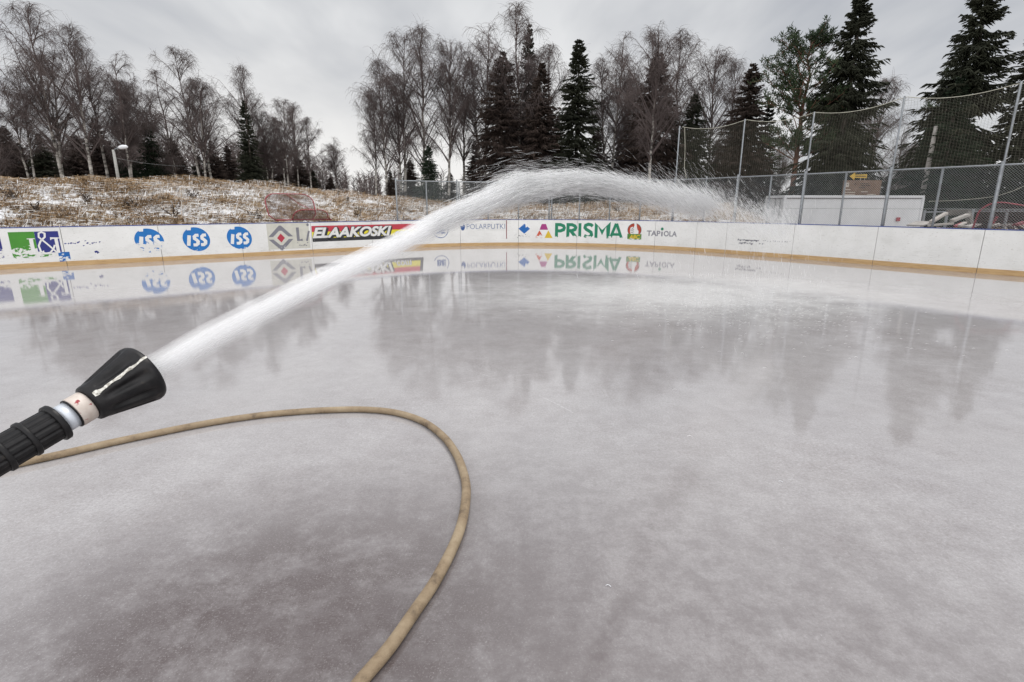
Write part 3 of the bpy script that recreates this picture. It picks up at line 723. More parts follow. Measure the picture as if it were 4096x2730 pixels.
# ------------------------------------------------------------------ grass on the bank (one mat nobody could count)
nb = 210000
s_ = rng.uniform(4, SMAX - 2, nb); d_ = .35 + 15.5 * rng.random(nb) ** 1.15
bx = np.interp(s_, SS, WX) - d_ * np.interp(s_, SS, NX); by = np.interp(s_, SS, WY) - d_ * np.interp(s_, SS, NY)
# outer side of a curved wall spreads: keep only what lies in the wider view
keep = (by > 6) & (np.abs(bx / np.maximum(by, 1)) < 1.15)
# extra rim of tall grass along the crest
bx, by, d_ = bx[keep], by[keep], d_[keep]
pn_ = vnoise(bx, by * 1.4, .65, 9) * .62 + vnoise(bx, by * 1.5, 1.9, 10) * .38
k2 = rng.random(len(bx)) < np.where(pn_ > .50, .30, 1.0); bx, by, d_, pn_ = bx[k2], by[k2], d_[k2], pn_[k2]
bz = terrain(bx, by, outside(bx, by)); n_ = len(bx)
crest = np.clip((d_ - 8.5) / 2.5, 0, 1)
hgt = (.10 + .16 * rng.random(n_)) * (1 + .9 * crest) * (.6 + .8 * vnoise(bx, by, .7, 5))
ang = rng.normal(.2, 1.1, n_); lean = rng.uniform(.5, 1.7, n_) * hgt * (1.3 - .5 * crest)
wd = rng.uniform(.006, .014, n_)
cx_, sx_ = np.cos(ang), np.sin(ang)
P0 = np.stack([bx, by, bz - .02], 1); up_ = np.zeros((n_, 3)); up_[:, 2] = 1
dr = np.stack([cx_, sx_, 0 * cx_], 1); sd = np.stack([-sx_, cx_, 0 * cx_], 1) * wd[:, None]; sd[:, 2] += wd * .5
P1 = P0 + dr * (lean * .4)[:, None] + up_ * (hgt * .85)[:, None]; P2 = P0 + dr * lean[:, None] * 1.1 + up_ * (hgt * .75)[:, None]
V = np.stack([P0 - sd, P0 + sd, P1 - sd * .8, P1 + sd * .8, P2 - sd * .2, P2 + sd * .2], 1).reshape(-1, 3)
i0 = np.arange(n_)[:, None] * 6; F = np.concatenate([i0 + np.array([[0, 1, 3, 2]]), i0 + np.array([[2, 3, 5, 4]])])
tone = rng.random(n_) * .5 + .2 * vnoise(bx, by, .5, 12) + .05
snowy = (rng.random(n_) < np.where(pn_ > .47, .70, .12) * (1 - .6 * crest)); tone = np.where(snowy, rng.uniform(.72, 1, n_), np.minimum(tone, .68))
tag(mesh_obj('dry_grass', V, F, MAT['grass'], attrs={'tone': np.repeat(tone, 6)}), 'dry straw-coloured grass dusted with snow on the bank behind the boards', 'grass', kind='stuff')

# ------------------------------------------------------------------ trees
def jitter_path(base, top, n, amp, r_):
    P = [Vector(base).lerp(Vector(top), i / (n - 1)) for i in range(n)]
    for i in range(1, n): P[i] += Vector((r_.gauss(0, amp), r_.gauss(0, amp), 0)) * (i / n)
    return P
def lines(starts, dirs, length, m, droop, r_np, wob=.12):
    """polylines growing from starts along dirs, bending down by droop (per unit length fraction)"""
    n = len(starts); P = np.empty((n, m, 3)); P[:, 0] = starts; d = dirs.copy()
    for i in range(1, m):
        d = d + np.stack([r_np.normal(0, wob, n), r_np.normal(0, wob, n), r_np.normal(0, wob * .6, n) - droop], 1)
        d /= np.linalg.norm(d, axis=1, keepdims=True)
        P[:, i] = P[:, i - 1] + d * (length / (m - 1))[:, None]
    return P
def sample_along(P, per, r_np, lo=.15, hi=1.0):
    n, m, _ = P.shape; t = r_np.uniform(lo, hi, (n, per)) * (m - 1); i = np.minimum(t.astype(int), m - 2); f = (t - i)[..., None]
    rows = np.arange(n)[:, None]; A = P[rows, i]; B = P[rows, i + 1]; D = B - A; D /= np.linalg.norm(D, axis=2, keepdims=True) + 1e-9
    return (A * (1 - f) + B * f).reshape(-1, 3), D.reshape(-1, 3), (t / (m - 1)).ravel()
def birch_proto(seed, stems=1, wide=.20, dens=1.0, start=.22):
    """unit height tree (height 1, metres later by scale 1:1 height)"""
    r_ = random.Random(seed); q = np.random.default_rng(seed); tr = MB(); crown = []
    for sidx in range(stems):
        hx = 1.0 if sidx == 0 else r_.uniform(.78, .95); lean = r_.gauss(0, .02) if stems == 1 else (sidx - (stems - 1) / 2) * .10
        b0 = (0 if stems == 1 else (sidx - (stems - 1) / 2) * .02, r_.gauss(0, .01), 0)
        path = jitter_path(b0, (b0[0] + lean, r_.gauss(0, .03), hx), 12, .008, r_)
        rad = [.0108 * (1 - .93 * (i / 11) ** .8) * (.8 if stems > 1 else 1) + .0006 for i in range(12)]
        tr.tube(path, rad, 7)
        Pt = np.array([[tuple(p) for p in path]])
        nb_ = int(36 * dens)
        t = np.sort(start + (.985 - start) * q.random(nb_) ** 1.15); ii = np.minimum((t * 11).astype(int), 10); f = (t * 11 - ii)[:, None]
        st = Pt[0, ii] * (1 - f) + Pt[0, ii + 1] * f
        az_ = q.uniform(0, 2 * np.pi, nb_); upw = q.uniform(.8, 2.4, nb_) * (1 + .5 * t)
        d = np.stack([np.cos(az_), np.sin(az_), upw], 1); d /= np.linalg.norm(d, axis=1, keepdims=True)
        u_ = (t - start) / (1 - start); prof = np.minimum(1, .55 + 1.6 * u_) * (1 - u_) ** .62
        ln = wide * (.22 + 1.25 * prof) * q.uniform(.55, 1.45, nb_) * 1.3
        ln = np.minimum(ln, (1.02 - t) * hx * .85 + .012)
        B1 = lines(st, d, ln, 7, .035, q, .06)
        r1 = (.0042 * (1 - t)[:, None] + .0014) * np.linspace(1, .3, 7)[None]
        crown.append(prisms(B1, r1, 4))
        s2, d2, t2 = sample_along(B1, 14, q, .10, 1.0); kp = q.random(len(s2)) < np.repeat(np.clip(ln / ln.max(), .12, 1) ** .9, 14)
        s2, d2, t2 = s2[kp], d2[kp], t2[kp]; lnr = np.repeat(ln, 14)[kp]
        rd = q.normal(0, 1, s2.shape); rd[:, 2] = np.abs(rd[:, 2]) * .4 + .1
        dd = d2 * 1.0 + rd * .62; dd /= np.linalg.norm(dd, axis=1, keepdims=True)
        l2 = (lnr * .34 + .015) * q.uniform(.5, 1.3, len(s2)) * (1.15 - .6 * t2)
        B2 = lines(s2, dd, l2 * 1.15, 5, .07, q, .10)
        crown.append(prisms(B2, np.full((len(s2), 1), .0009) * np.linspace(1.2, .5, 5)[None], 3))
        s3, d3, t3 = sample_along(B2, 11, q, .1, 1.0)
        dd = d3 * .6 + q.normal(0, .5, s3.shape) + np.array([0, 0, -.25]); dd /= np.linalg.norm(dd, axis=1, keepdims=True)
        l3 = q.uniform(.022, .075, len(s3))
        B3 = lines(s3, dd, l3, 4, .5, q, .10)
        crown.append(prisms(B3, np.full((len(s3), 1), .00042) * np.linspace(1.2, .6, 4)[None], 3))
    V, F = merge(crown)
    return (tr.V, tr.F), (V, F)
def spruce_proto(seed, width=.17, dens=1.0, bare=.06, gap=.25, k=15):
    r_ = random.Random(seed); q = np.random.default_rng(seed); tr = MB()
    path = jitter_path((0, 0, 0), (r_.gauss(0, .01), r_.gauss(0, .01), 1), 10, .003, r_)
    tr.tube(path, [.013 * (1 - i / 9) + .0008 for i in range(10)], 7); out = []
    nb_ = int(470 * dens); width *= 1.18; t = bare + (1 - bare) * (1 - q.random(nb_) ** .85) * 0 + (1 - bare) * np.sort(q.random(nb_)) ** .92
    t = bare + (t - bare) * .985
    lay = np.round(t * 38) / 38 + q.normal(0, .004, nb_)
    t = np.clip(np.where(q.random(nb_) < .5, lay, t), bare, .992)
    az_ = q.uniform(0, 2 * np.pi, nb_)
    irr = .72 + .45 * vnoise(t * 9 + 3 * np.cos(az_), az_ * 1.1, 1.0, seed)
    ln = width * ((1 - t) ** .78 * 1.12 + .02) * irr * q.uniform(.72, 1.18, nb_)
    upw = np.where(t > .8, .45, np.where(t > .5, .0, -.22)) + q.normal(0, .12, nb_)
    d = np.stack([np.cos(az_), np.sin(az_), upw], 1); d /= np.linalg.norm(d, axis=1, keepdims=True)
    k = int(k * 1.5); st = np.stack([0 * t, 0 * t, t], 1)
    B1 = lines(st, d, ln, 6, .0, q, .05); B1[:, :, 2] -= (np.linspace(0, 1, 6) * (1.7 - np.linspace(0, 1, 6) * 1.1))[None] * (ln * .32)[:, None] * (t < .85)[:, None]
    out.append(prisms(B1, np.full((nb_, 1), .0022) * np.linspace(1, .3, 6)[None], 3))
    s2, d2, t2 = sample_along(B1, k, q, .12, 1.0)
    side = np.cross(d2, np.array([0, 0, 1.])); side /= np.linalg.norm(side, axis=1, keepdims=True) + 1e-9
    sg = np.sign(q.normal(0, 1, len(s2)))[:, None]
    dd = d2 * .75 + side * sg * q.uniform(.2, .9, (len(s2), 1)) + np.array([0, 0, -1.]) * q.uniform(.1, .75, (len(s2), 1))
    dd /= np.linalg.norm(dd, axis=1, keepdims=True)
    l2 = (np.repeat(ln, k) * .26 + .007) * q.uniform(.5, 1.2, len(s2)) * (1.25 - .6 * t2)
    B2 = lines(s2, dd, l2, 3, .10, q, .12)
    rr = (.0019 + .0010 * q.random(len(s2)))[:, None] * np.array([[1., 1.15, .25]])
    out.append(prisms(B2, rr, 3))
    V, F = merge(out); return (tr.V, tr.F), (V, F)
def pine_proto(seed, bare=.42, wide=.22, dens=1.0):
    r_ = random.Random(seed); q = np.random.default_rng(seed); tr = MB()
    path = jitter_path((0, 0, 0), (r_.gauss(0, .02), 0, 1), 12, .008, r_)
    tr.tube(path, [.0165 * (1 - .9 * (i / 11)) + .001 for i in range(12)], 8); out = []; ndl = []
    nb_ = int(46 * dens); t = np.sort(q.uniform(bare, .98, nb_)); az_ = q.uniform(0, 2 * np.pi, nb_)
    u = (t - bare) / (1 - bare); ln = wide * (np.sin(np.clip(u * .85 + .15, 0, 1) * np.pi) ** .6 * .8 + .2) * q.uniform(.6, 1.25, nb_)
    d = np.stack([np.cos(az_), np.sin(az_), q.uniform(.1, .8, nb_) + .5 * u], 1); d /= np.linalg.norm(d, axis=1, keepdims=True)
    Pt = np.array([tuple(p) for p in path]); ii = np.minimum((t * 11).astype(int), 10); f = (t * 11 - ii)[:, None]; st = Pt[ii] * (1 - f) + Pt[ii + 1] * f
    B1 = lines(st, d, ln, 6, -.03, q, .12); out.append(prisms(B1, np.full((nb_, 1), .0034) * np.linspace(1, .3, 6)[None], 4))
    s2, d2, t2 = sample_along(B1, 9, q, .3, 1.0); dd = d2 * .7 + q.normal(0, .55, s2.shape); dd[:, 2] += .25; dd /= np.linalg.norm(dd, axis=1, keepdims=True)
    B2 = lines(s2, dd, np.repeat(ln, 9) * .30 * q.uniform(.5, 1.2, len(s2)), 4, -.02, q, .1); out.append(prisms(B2, np.full((len(s2), 1), .0012) * np.linspace(1, .5, 4)[None], 3))
    s3, d3, t3 = sample_along(B2, 20, q, .35, 1.05); s3 = s3 + q.normal(0, .006, s3.shape)
    dd = q.normal(0, 1, s3.shape) * .8 + d3 * .6; dd[:, 2] += .5; dd /= np.linalg.norm(dd, axis=1, keepdims=True)
    B3 = lines(s3, dd, q.uniform(.010, .022, len(s3)), 2, 0, q, 0); ndl.append(prisms(B3, np.full((len(s3), 1), .0022) * np.array([[1., .3]]), 3))
    V, F = merge(out); V2, F2 = merge(ndl); return (tr.V, tr.F), (V, F), (V2, F2)
def proto_mesh(name, VF, mat, smooth=False):
    V, F = VF; o = mesh_obj(name, V, F, mat, None, smooth, link=False); me = o.data; bpy.data.objects.remove(o); return me
BIRCH = []
for i, (st_, wd_, dn, s0) in enumerate([(1, .20, 1.15, .20), (2, .17, .95, .22), (1, .17, 1.0, .30), (3, .14, 1.0, .22), (1, .185, 1.35, .26), (2, .13, .85, .28), (1, .14, .8, .15)]):
    a, b = birch_proto(100 + i, st_, wd_, dn, s0); BIRCH.append((proto_mesh('trunk', a, MAT['birchbark'], True), proto_mesh('crown', b, MAT['twig'])))
SPR = {}
for mk in ('spruce', 'sprucebrown', 'sprucegreen'):
    SPR[mk] = []
    for i, (w, dn, br, kk) in enumerate({'spruce': [(.17, 1.0, .05, 15), (.13, .95, .04, 13), (.20, 1.15, .03, 17)], 'sprucebrown': [(.20, 1.25, .04, 17), (.16, 1.1, .05, 15)], 'sprucegreen': [(.24, 1.0, .02, 15), (.19, 1.2, .03, 15)]}[mk]):
        a, b = spruce_proto(200 + i + 10 * len(mk), w, dn, br, k=kk); SPR[mk].append((proto_mesh('trunk', a, MAT['sprucebark'], True), proto_mesh('crown', b, MAT[mk])))
PINE = []
for i, (br, w, dn) in enumerate([(.38, .23, 1.3), (.35, .14, .8)]):
    a, b, c = pine_proto(300 + i, br, w, dn); PINE.append((proto_mesh('trunk', a, MAT['pinebark'], True), proto_mesh('limbs', b, MAT['pinebark']), proto_mesh('crown', c, MAT['pine'])))
def plant(kind, var, tx, ty, Y, label, name, cat, group, w=1.0, rz=None, lean=0):
    x, y, ztop = atY(tx, ty, Y); zb = tz(x, y) - .12; H = ztop - zb
    e = empty(name, (x, y, zb), 0); tag(e, label, cat, group)
    meshes = {'b': BIRCH, 'p': PINE}.get(kind) or SPR[kind]
    meshes = meshes[var % len(meshes)]
    nm = ['trunk', 'crown'] if len(meshes) == 2 else ['trunk', 'limbs', 'crown']
    rz = random.uniform(0, 6.28) if rz is None else rz
    for n_2, me in zip(nm, meshes):
        o = bpy.data.objects.new(n_2, me); COL.objects.link(o); o.parent = e; o.scale = (H * w, H * w, H); o.rotation_euler = (0, lean, rz)
    return e
GB = 'bare birches behind the bank'; GC = 'bare birches behind the fence'; GS = 'spruces behind the bank'; GF_ = 'spruces behind the fence'
bl = [  # variant, top px, top py, Y, width, label, group
 (1, 113, 40, 36, 1.25, 'tallest bare birch of the left wood, double stem', GB),
 (0, 262, 118, 35, 1.15, 'broad bare birch right of the tallest one in the left wood', GB),
 (5, 30, 262, 37, 1.1, 'thin bare birch at the left edge of the photo', GB),
 (6, -90, 300, 36, 1.2, 'bare birch mostly cut off by the left edge', GB),
 (2, 345, 195, 38, 1.1, 'bare birch with small rounded top behind the two tallest left ones', GB),
 (3, 445, 232, 37, 1.15, 'three-stemmed bare birch above the street lamp', GB),
 (5, 548, 300, 44, 1.0, 'pale thin birch beyond the green spruce of the left wood', GB),
 (6, 640, 305, 40, 1.3, 'bare birch with a side limb hanging left, before the tall twin-topped one', GB),
 (1, 742, 205, 38, 1.15, 'tall twin-topped bare birch in the middle of the left wood', GB),
 (2, 800, 330, 40, 1.2, 'bare birch close right of the twin-topped one', GB),
 (0, 957, 278, 40, .95, 'bare birch rising behind the dark pointed spruce', GB),
 (3, 1035, 390, 42, 1.1, 'short bare birch right of the dark pointed spruce', GB),
 (1, 1112, 405, 41, 1.2, 'bare birch above the red goal frame', GB),
 (4, 1165, 415, 43, .9, 'second bare birch above the red goal frame, fuller crown', GB),
 (2, 1222, 475, 43, 1.1, 'bare birch standing lower at the right end of the left wood', GB),
 (5, 1335, 555, 50, 1.2, 'small bare birch alone in the gap between the woods', GB),
 (6, 1280, 610, 52, 1.2, 'smallest bare birch just left of the gap', GB),
 (4, 1480, 360, 42, .95, 'lowest outer birch on the left flank of the centre wood', GC),
 (0, 1520, 255, 42, 1.0, 'bare birch on the left shoulder of the centre wood', GC),
 (1, 1582, 150, 44, 1.1, 'tall bare birch with drooping top, left of the centre wood summit', GC),
 (0, 1672, 128, 43, 1.05, 'rounded dense birch at the summit of the centre clump', GC),
 (4, 1776, 160, 43, .95, 'forked bare birch with an open crown, right in the centre clump', GC),
 (2, 1838, 260, 46, 1.1, 'slender birch filling the dip right of the centre clump', GC),
 (5, 1932, 120, 44, 1.1, 'pale birch behind the brown spruce pair', GC),
 (1, 2092, 48, 43, 1.15, 'highest birch of the centre, thin top above the brown spruces', GC),
 (2, 2200, 185, 46, 1.2, 'faint birch right of the highest centre birch', GC),
 (5, 2463, 152, 44, 1.1, 'thin birch with bare stem between two dark spruces', GC),
 (3, 2540, 230, 48, 1.0, 'faint many-stemmed birch behind the white-stemmed one', GC),
 (4, 2629, 115, 38, 1.1, 'white-stemmed forked birch standing before a brown spruce', GC),
 (2, 2720, 155, 46, 1.2, 'drooping birch top right of the white-stemmed one', GC),
 (4, 2880, 205, 44, 1.1, 'weeping birch behind the first netting pole', GC),
 (2, 2960, 250, 46, 1.0, 'birch half hidden left of the tall ridged spruce', GC),
 (5, 3130, 560, 46, 1.1, 'thin low birch seen through the net left of the pine', GC),
 (0, 3540, 330, 48, 1.4, 'pale birch behind the right side of the giant spruce', GC),
 (3, 3650, 520, 46, 1.3, 'small wide birch seen through the net above the container end', GC),
]
for v, tx, ty, Y, w, lb, g_ in bl: plant('b', v, tx, ty, Y, lb, 'birch_tree', 'birch tree', g_, w)
sl_ = [
 ('sprucebrown', 0, 10, 500, 42, 1.3, 'dark spruce at the left edge under the birches', GS),
 ('spruce', 2, 150, 530, 43, 1.3, 'dark spruce behind the tallest left birch', GS),
 ('sprucebrown', 1, 375, 470, 42, 1.6, 'broad dark spruce left of the street lamp', GS),
 ('sprucegreen', 0, 578, 490, 40, 1.25, 'green bushy spruce right of the street lamp', GS),
 ('sprucegreen', 1, 500, 560, 39, 1.4, 'lower green spruce touching the street lamp', GS),
 ('spruce', 1, 972, 395, 38, 1.15, 'pointed black spruce standing out of the left wood', GS),
 ('spruce', 2, 985, 560, 38, 1.35, 'low wide spruce at the foot of the pointed black one', GS),
 ('sprucebrown', 0, 1120, 600, 45, 1.5, 'low dark spruce above the red goal frame', GS),
 ('sprucebrown', 1, 840, 560, 45, 1.5, 'low brown spruce left of the pointed black one', GS),
 ('sprucebrown', 0, 690, 560, 45, 1.4, 'low brown spruce behind the twin-topped birch', GS),
 ('sprucegreen', 0, 1712, 580, 36, 1.1, 'small green spruce under the centre birch clump', GF_),
 ('sprucebrown', 1, 1560, 680, 42, 1.5, 'lowest dark spruce at the left end of the chain-link fence', GF_),
 ('sprucebrown', 0, 2010, 200, 42, 1.15, 'brown spruce, left one of the centre pair', GF_),
 ('sprucebrown', 1, 2168, 242, 41, 1.3, 'broad brown spruce, right one of the centre pair', GF_),
 ('spruce', 1, 2118, 82, 45, .8, 'narrow dark spruce top beside the highest centre birch', GF_),
 ('spruce', 0, 2316, 150, 41, 1.2, 'sharp black spruce alone right of the centre pair', GF_),
 ('sprucebrown', 0, 2636, 205, 42, 1.25, 'brown spruce behind the white-stemmed birch', GF_),
 ('spruce', 2, 2782, 370, 42, 1.2, 'short spruce behind the left end of the net', GF_),
 ('sprucebrown', 0, 3014, 248, 40, 1.15, 'tall ridged brown spruce behind the second netting pole', GF_),
 ('spruce', 1, 3085, 395, 42, 1.3, 'narrow spruce close to the left of the pine', GF_),
 ('spruce', 2, 3455, -75, 36, .95, 'giant black spruce rising out of the top of the photo', GF_),
 ('sprucegreen', 1, 3400, 330, 37, 1.15, 'green-black spruce filling the foot of the giant one', GF_),
 ('spruce', 2, 3965, -130, 34, 1.05, 'huge dark spruce at the right behind the net', GF_),
 ('sprucegreen', 1, 3850, 300, 33, 1.35, 'low olive-dark spruce filling the foot of the huge right one', GF_),
 ('spruce', 0, 4190, 40, 32, 1.1, 'spruce cut off by the right edge of the photo', GF_),
 ('spruce', 2, 3560, 690, 52, 1.3, 'little dark spruce just right of the brown notice board', GF_),
]
for mk, v, tx, ty, Y, w, lb, g_ in sl_: plant(mk, v, tx, ty, Y, lb, 'spruce_tree', 'spruce tree', g_, w)
low = [(-60, 540), (70, 570), (160, 610), (235, 580), (300, 540), (440, 590), (600, 600), (660, 610), (720, 640), (790, 620), (860, 620), (905, 580), (1060, 610), (1130, 660), (1190, 630), (1250, 680), (1320, 710)]
for i, (tx, ty) in enumerate(low): plant('sprucebrown' if i % 3 else 'spruce', i, tx, ty, 46 + (i % 4) * 1.5, 'low dark spruce deep in the shade of the left wood', 'spruce_tree', 'spruce tree', 'low spruces deep in the left wood', 2.0)
low = [(1640, 640), (1900, 560), (2060, 420), (2230, 470), (2390, 520), (2480, 560), (2560, 480), (2700, 520), (2870, 560), (2940, 480), (1800, 690)]
for i, (tx, ty) in enumerate(low): plant('sprucebrown', i, tx, ty, 47 + (i % 3) * 1.5, 'low brown spruce half lost behind the centre trees', 'spruce_tree', 'spruce tree', 'low spruces deep in the centre wood', 1.5)
plant('p', 0, 3240, 150, 37, 'green-topped pine with reddish trunk left of the giant spruce', 'pine_tree', 'pine tree', 'pines behind the net', 1.05)
plant('p', 1, 3820, 285, 44, 'slim pale pine between the giant and the huge spruce', 'pine_tree', 'pine tree', 'pines behind the net', 1.1)
# far-off thicket closing the gaps low down
q = np.random.default_rng(5); parts = []; nt_ = 900
txs = np.where(np.arange(nt_) < 560, q.uniform(-500, 1600, nt_), q.uniform(1600, 4500, nt_)); topf = lambda x: np.interp(x, [-500, 0, 700, 1100, 1250, 1400, 1500, 1650, 1900, 2700, 3000, 3400, 4500], [560, 560, 560, 590, 640, 700, 690, 660, 740, 745, 750, 740, 700])
for i in range(nt_):
    Y = q.uniform(52, 80); ty = topf(txs[i]) + q.uniform(-15, 70); x, y, zt = atY(txs[i], ty, Y); zb = 1.2 if txs[i] < 1700 else .6; Hh = max(1.5, zt - zb)
    P = np.array([[[x + q.normal(0, .1) * k, y, zb + Hh * k] for k in np.linspace(0, 1, 4)]]); parts.append(prisms(P, np.array([[.06, .045, .03, .01]]), 3))
    nn = 46; t = q.uniform(.08, 1, nn); st = np.stack([x + 0 * t, y + 0 * t, zb + Hh * t], 1); a_ = q.uniform(0, 6.28, nn)
    d = np.stack([np.cos(a_), np.sin(a_), q.uniform(.4, 2, nn)], 1); d /= np.linalg.norm(d, axis=1, keepdims=True)
    B = lines(st, d, Hh * q.uniform(.10, .26, nn), 4, .12, q, .1); parts.append(prisms(B, np.full((nn, 1), .026) * np.linspace(1, .35, 4)[None], 3))
V, F = merge(parts)
tag(mesh_obj('distant_wood', V, F, MAT['twig']), 'far brown thicket of bare young trees closing the gaps low behind the woods', 'woodland', kind='stuff')

# ------------------------------------------------------------------ weeds on the bank
weeds = [(52, 800, 'dark dead weed near the left edge of the bank'), (150, 862, 'dark weed low on the bank above the green sign'), (352, 815, 'dark weed right of the middle between lamp and left edge'),
 (530, 838, 'short weed under the green spruce'), (775, 800, 'tall two-stalked weed high on the bank'), (700, 868, 'bushy dark weed just above the boards, left of the goal'), (1015, 875, 'weed close left of the red goal'),
 (1040, 880, 'weed touching the left side of the red goal'), (1388, 815, 'thin weed upright right of the red goal'), (1430, 872, 'leaning dark weed low between goal and fence'), (2470, 855, 'small weed behind the chain-link fence')]
for i, (px, py, lb) in enumerate(weeds):
    r = ray(px, py); a = r[0] / r[1]; s = float(np.interp(a, AZ[okaz], SS[okaz])); Yw = float(np.interp(s, SS, WY)); best = None
    for dd in np.arange(.8, 11, .2):
        Y = Yw + dd * .8; x = a * Y; z = tz(x, Y); zp = CAMH + Y * r[2] / r[1]
        if best is None or abs(z - zp) < best[0]: best = (abs(z - zp), x, Y, z)
    _, x, Y, z = best; q = np.random.default_rng(40 + i); e = tag(empty('dead_weed', (x, Y, z - .05)), lb, 'weed', 'dead weeds on the bank')
    n = 7; st = q.normal(0, .04, (n, 3)); st[:, 2] = 0; d = q.normal(0, .35, (n, 3)); d[:, 2] = 1; d /= np.linalg.norm(d, axis=1, keepdims=True)
    B = lines(st, d, q.uniform(.22, .5, n), 5, .04, q, .12); s2, d2, t2 = sample_along(B, 9, q, .3, 1); dd = d2 + q.normal(0, .5, s2.shape); dd /= np.linalg.norm(dd, axis=1, keepdims=True)
    mesh_obj('stalk', *prisms(B, np.full((n, 5), .008), 3), MAT['weed'], e)
    mesh_obj('leaves', *prisms(lines(s2, dd, q.uniform(.06, .16, len(s2)), 3, .1, q, .1), np.full((len(s2), 1), .014) * np.array([[.6, 1, .2]]), 3), MAT['weed'], e)

# ------------------------------------------------------------------ red hockey goals
def goal_mesh_parts(root, W=1.83):
    """goal tipped up: tall rounded base loop leaning back, shallow arch in front, bar along the ground"""
    def loop(w, h, r, n=8):
        pts = []
        for cx, cz, a0 in ((w / 2 - r, h - r, 0), (-(w / 2 - r), h - r, math.pi / 2)):
            for k in range(n + 1): a = a0 + math.pi / 2 * k / n; pts.append((cx + r * math.cos(a), cz + r * math.sin(a)))
        return pts
    big = [(x, z) for x, z in loop(W, 1.20, .42)]
    big = [(W / 2 - .22, 0), (W / 2 - .03, .25)] + big + [(-W / 2 + .03, .25), (-W / 2 + .24, 0)]
    back = lambda x, z: (x - .25, .10 + .42 * z, z)
    mb = MB(); mb.tube([back(*p) for p in big], .021, 8); mb.build('frame', MAT['redtube'], root, True)
    small = loop(1.36, .50, .36); small = [(1.36 / 2 + .12, 0)] + small + [(-1.36 / 2 - .02, 0)]
    fr = lambda x, z: (x + .32, -.12 - .5 * z, z * .95)
    mb = MB(); mb.tube([fr(*p) for p in small], .019, 8); mb.build('front_arch', MAT['redtube'], root, True)
    mb = MB(); mb.tube([(-W / 2 + .0, .06, .02), (W / 2 + .25, -.10, .02)], .032, 8); mb.build('ground_bar', MAT['redtube'], root, True)
    mb = MB(); mb.tube([back(-.08, 1.2), (.05, .34, .75), fr(.05, .5)], .012, 5); mb.build('lacing_cord', MAT['redtube'], root)
    def net(poly, f, cell, name, r=.0075):
        P = np.array(poly); x0, z0 = P.min(0); x1, z1 = P.max(0); segs = []
        def inside(x, z):
            c = False; n = len(P)
            for i in range(n):
                (xa, za), (xb, zb) = P[i], P[(i + 1) % n]
                if (za > z) != (zb > z) and x < (xb - xa) * (z - za) / (zb - za) + xa: c = not c
            return c
        for sg in (1, -1):
            for c0 in np.arange(x0 - 1.5, x1 + 1.5, cell * 1.414):
                run = []
                for k in np.arange(0, 1.3, .03):
                    x = c0 + sg * k; z = z0 + k
                    if inside(x, z): run.append((x, z))
                    elif run:
                        if len(run) > 1: segs.append([run[0], run[-1]])
                        run = []
                if len(run) > 1: segs.append([run[0], run[-1]])
        L3 = []
        for (xa, za), (xb, zb) in segs:
            L3.append([tuple(np.array(f(xa + (xb - xa) * u, za + (zb - za) * u)) + np.array((0, .06 * math.sin(3.1 * u) + .02 * math.sin(9 * (xa + u)), 0))) for u in (0, .33, .66, 1)])
        L3 = np.array(L3); V, F = prisms(L3, np.full(L3.shape[:2], r), 3); mesh_obj(name, V, F, MAT['goalnet'], root)
    net(big, back, .055, 'back_net'); net(small, fr, .05, 'front_net')
r = ray(1215, 884); a = r[0] / r[1]
s = wal(1228, 884)[0] + .12; gp = wpt(s, -1.0); gang = math.atan2(float(np.interp(s, SS, TY)), float(np.interp(s, SS, TX)))
# size so that the frame spans its width and height in the photo
zb_ = CAMH + gp[1] * ray(1215, 882)[2] / ray(1215, 882)[1]
zt_ = CAMH + (gp[1] + .5) * ray(1200, 777)[2] / ray(1200, 777)[1]
goal = tag(empty('hockey_goal', (gp[0], gp[1], zb_), gang), 'red tubular hockey goal with sagging net, tipped up behind the boards below the birches', 'hockey goal', 'hockey goals stored outside the rink')
goal_mesh_parts(goal); k_ = (zt_ - zb_) / 1.2
wpx = (wal(1345, 884)[0] - wal(1083, 884)[0]) * 1.04
goal.scale = (wpx / 2.5, k_ , k_)
hill = None
def copy_tree(o, parent=None):
    c = o.copy(); COL.objects.link(c)
    if parent: c.parent = parent
    for ch in [x for x in bpy.data.objects if x.parent == o]: copy_tree(ch, c)
    return c
g2_ = copy_tree(goal); x, y, _ = wpt(wal(4075, 921)[0], -1.5); g2_.location = (x, y, .45); g2_.rotation_euler = (.5, .2, -.9); g2_.scale = (1.15, 1.0, .85)
g2_['label'] = 'red goal frame lying in the scrap heap at the right edge'

# ------------------------------------------------------------------ grey shipping container and notice boards
m, t, b = newmat('container_grey'); g = N(t, 'ShaderNodeTexCoord').outputs['Object']
cc = RAMP(t, NOISE(t, g, .8, 5, .6), [(.3, (.52, .53, .55)), (.7, (.60, .61, .63))])
rs = SMOOTH(t, NOISE(t, MAP(t, g, (3, 3, .8)), 2.5, 6, .7), .66, .74)
t.links.new(MIX(t, M(t, 'MULTIPLY', rs, .4), cc, (.20, .13, .09)), b.inputs['Base Color']); b.inputs['Roughness'].default_value = .5; MAT['cont'] = m
YC = 30.0; p1 = atY(3140, 779, YC); p2 = atY(3700, 785, YC + .6); topz = (p1[2] + p2[2]) / 2
dx, dy = p2[0] - p1[0], p2[1] - p1[1]; LC = math.hypot(dx, dy); zg = .05; HC = topz - zg + .0
cont = tag(empty('shipping_container', (p1[0], p1[1], zg), math.atan2(dy, dx)), 'long pale grey shipping container behind the chain-link fence, rust flecked', 'shipping container')
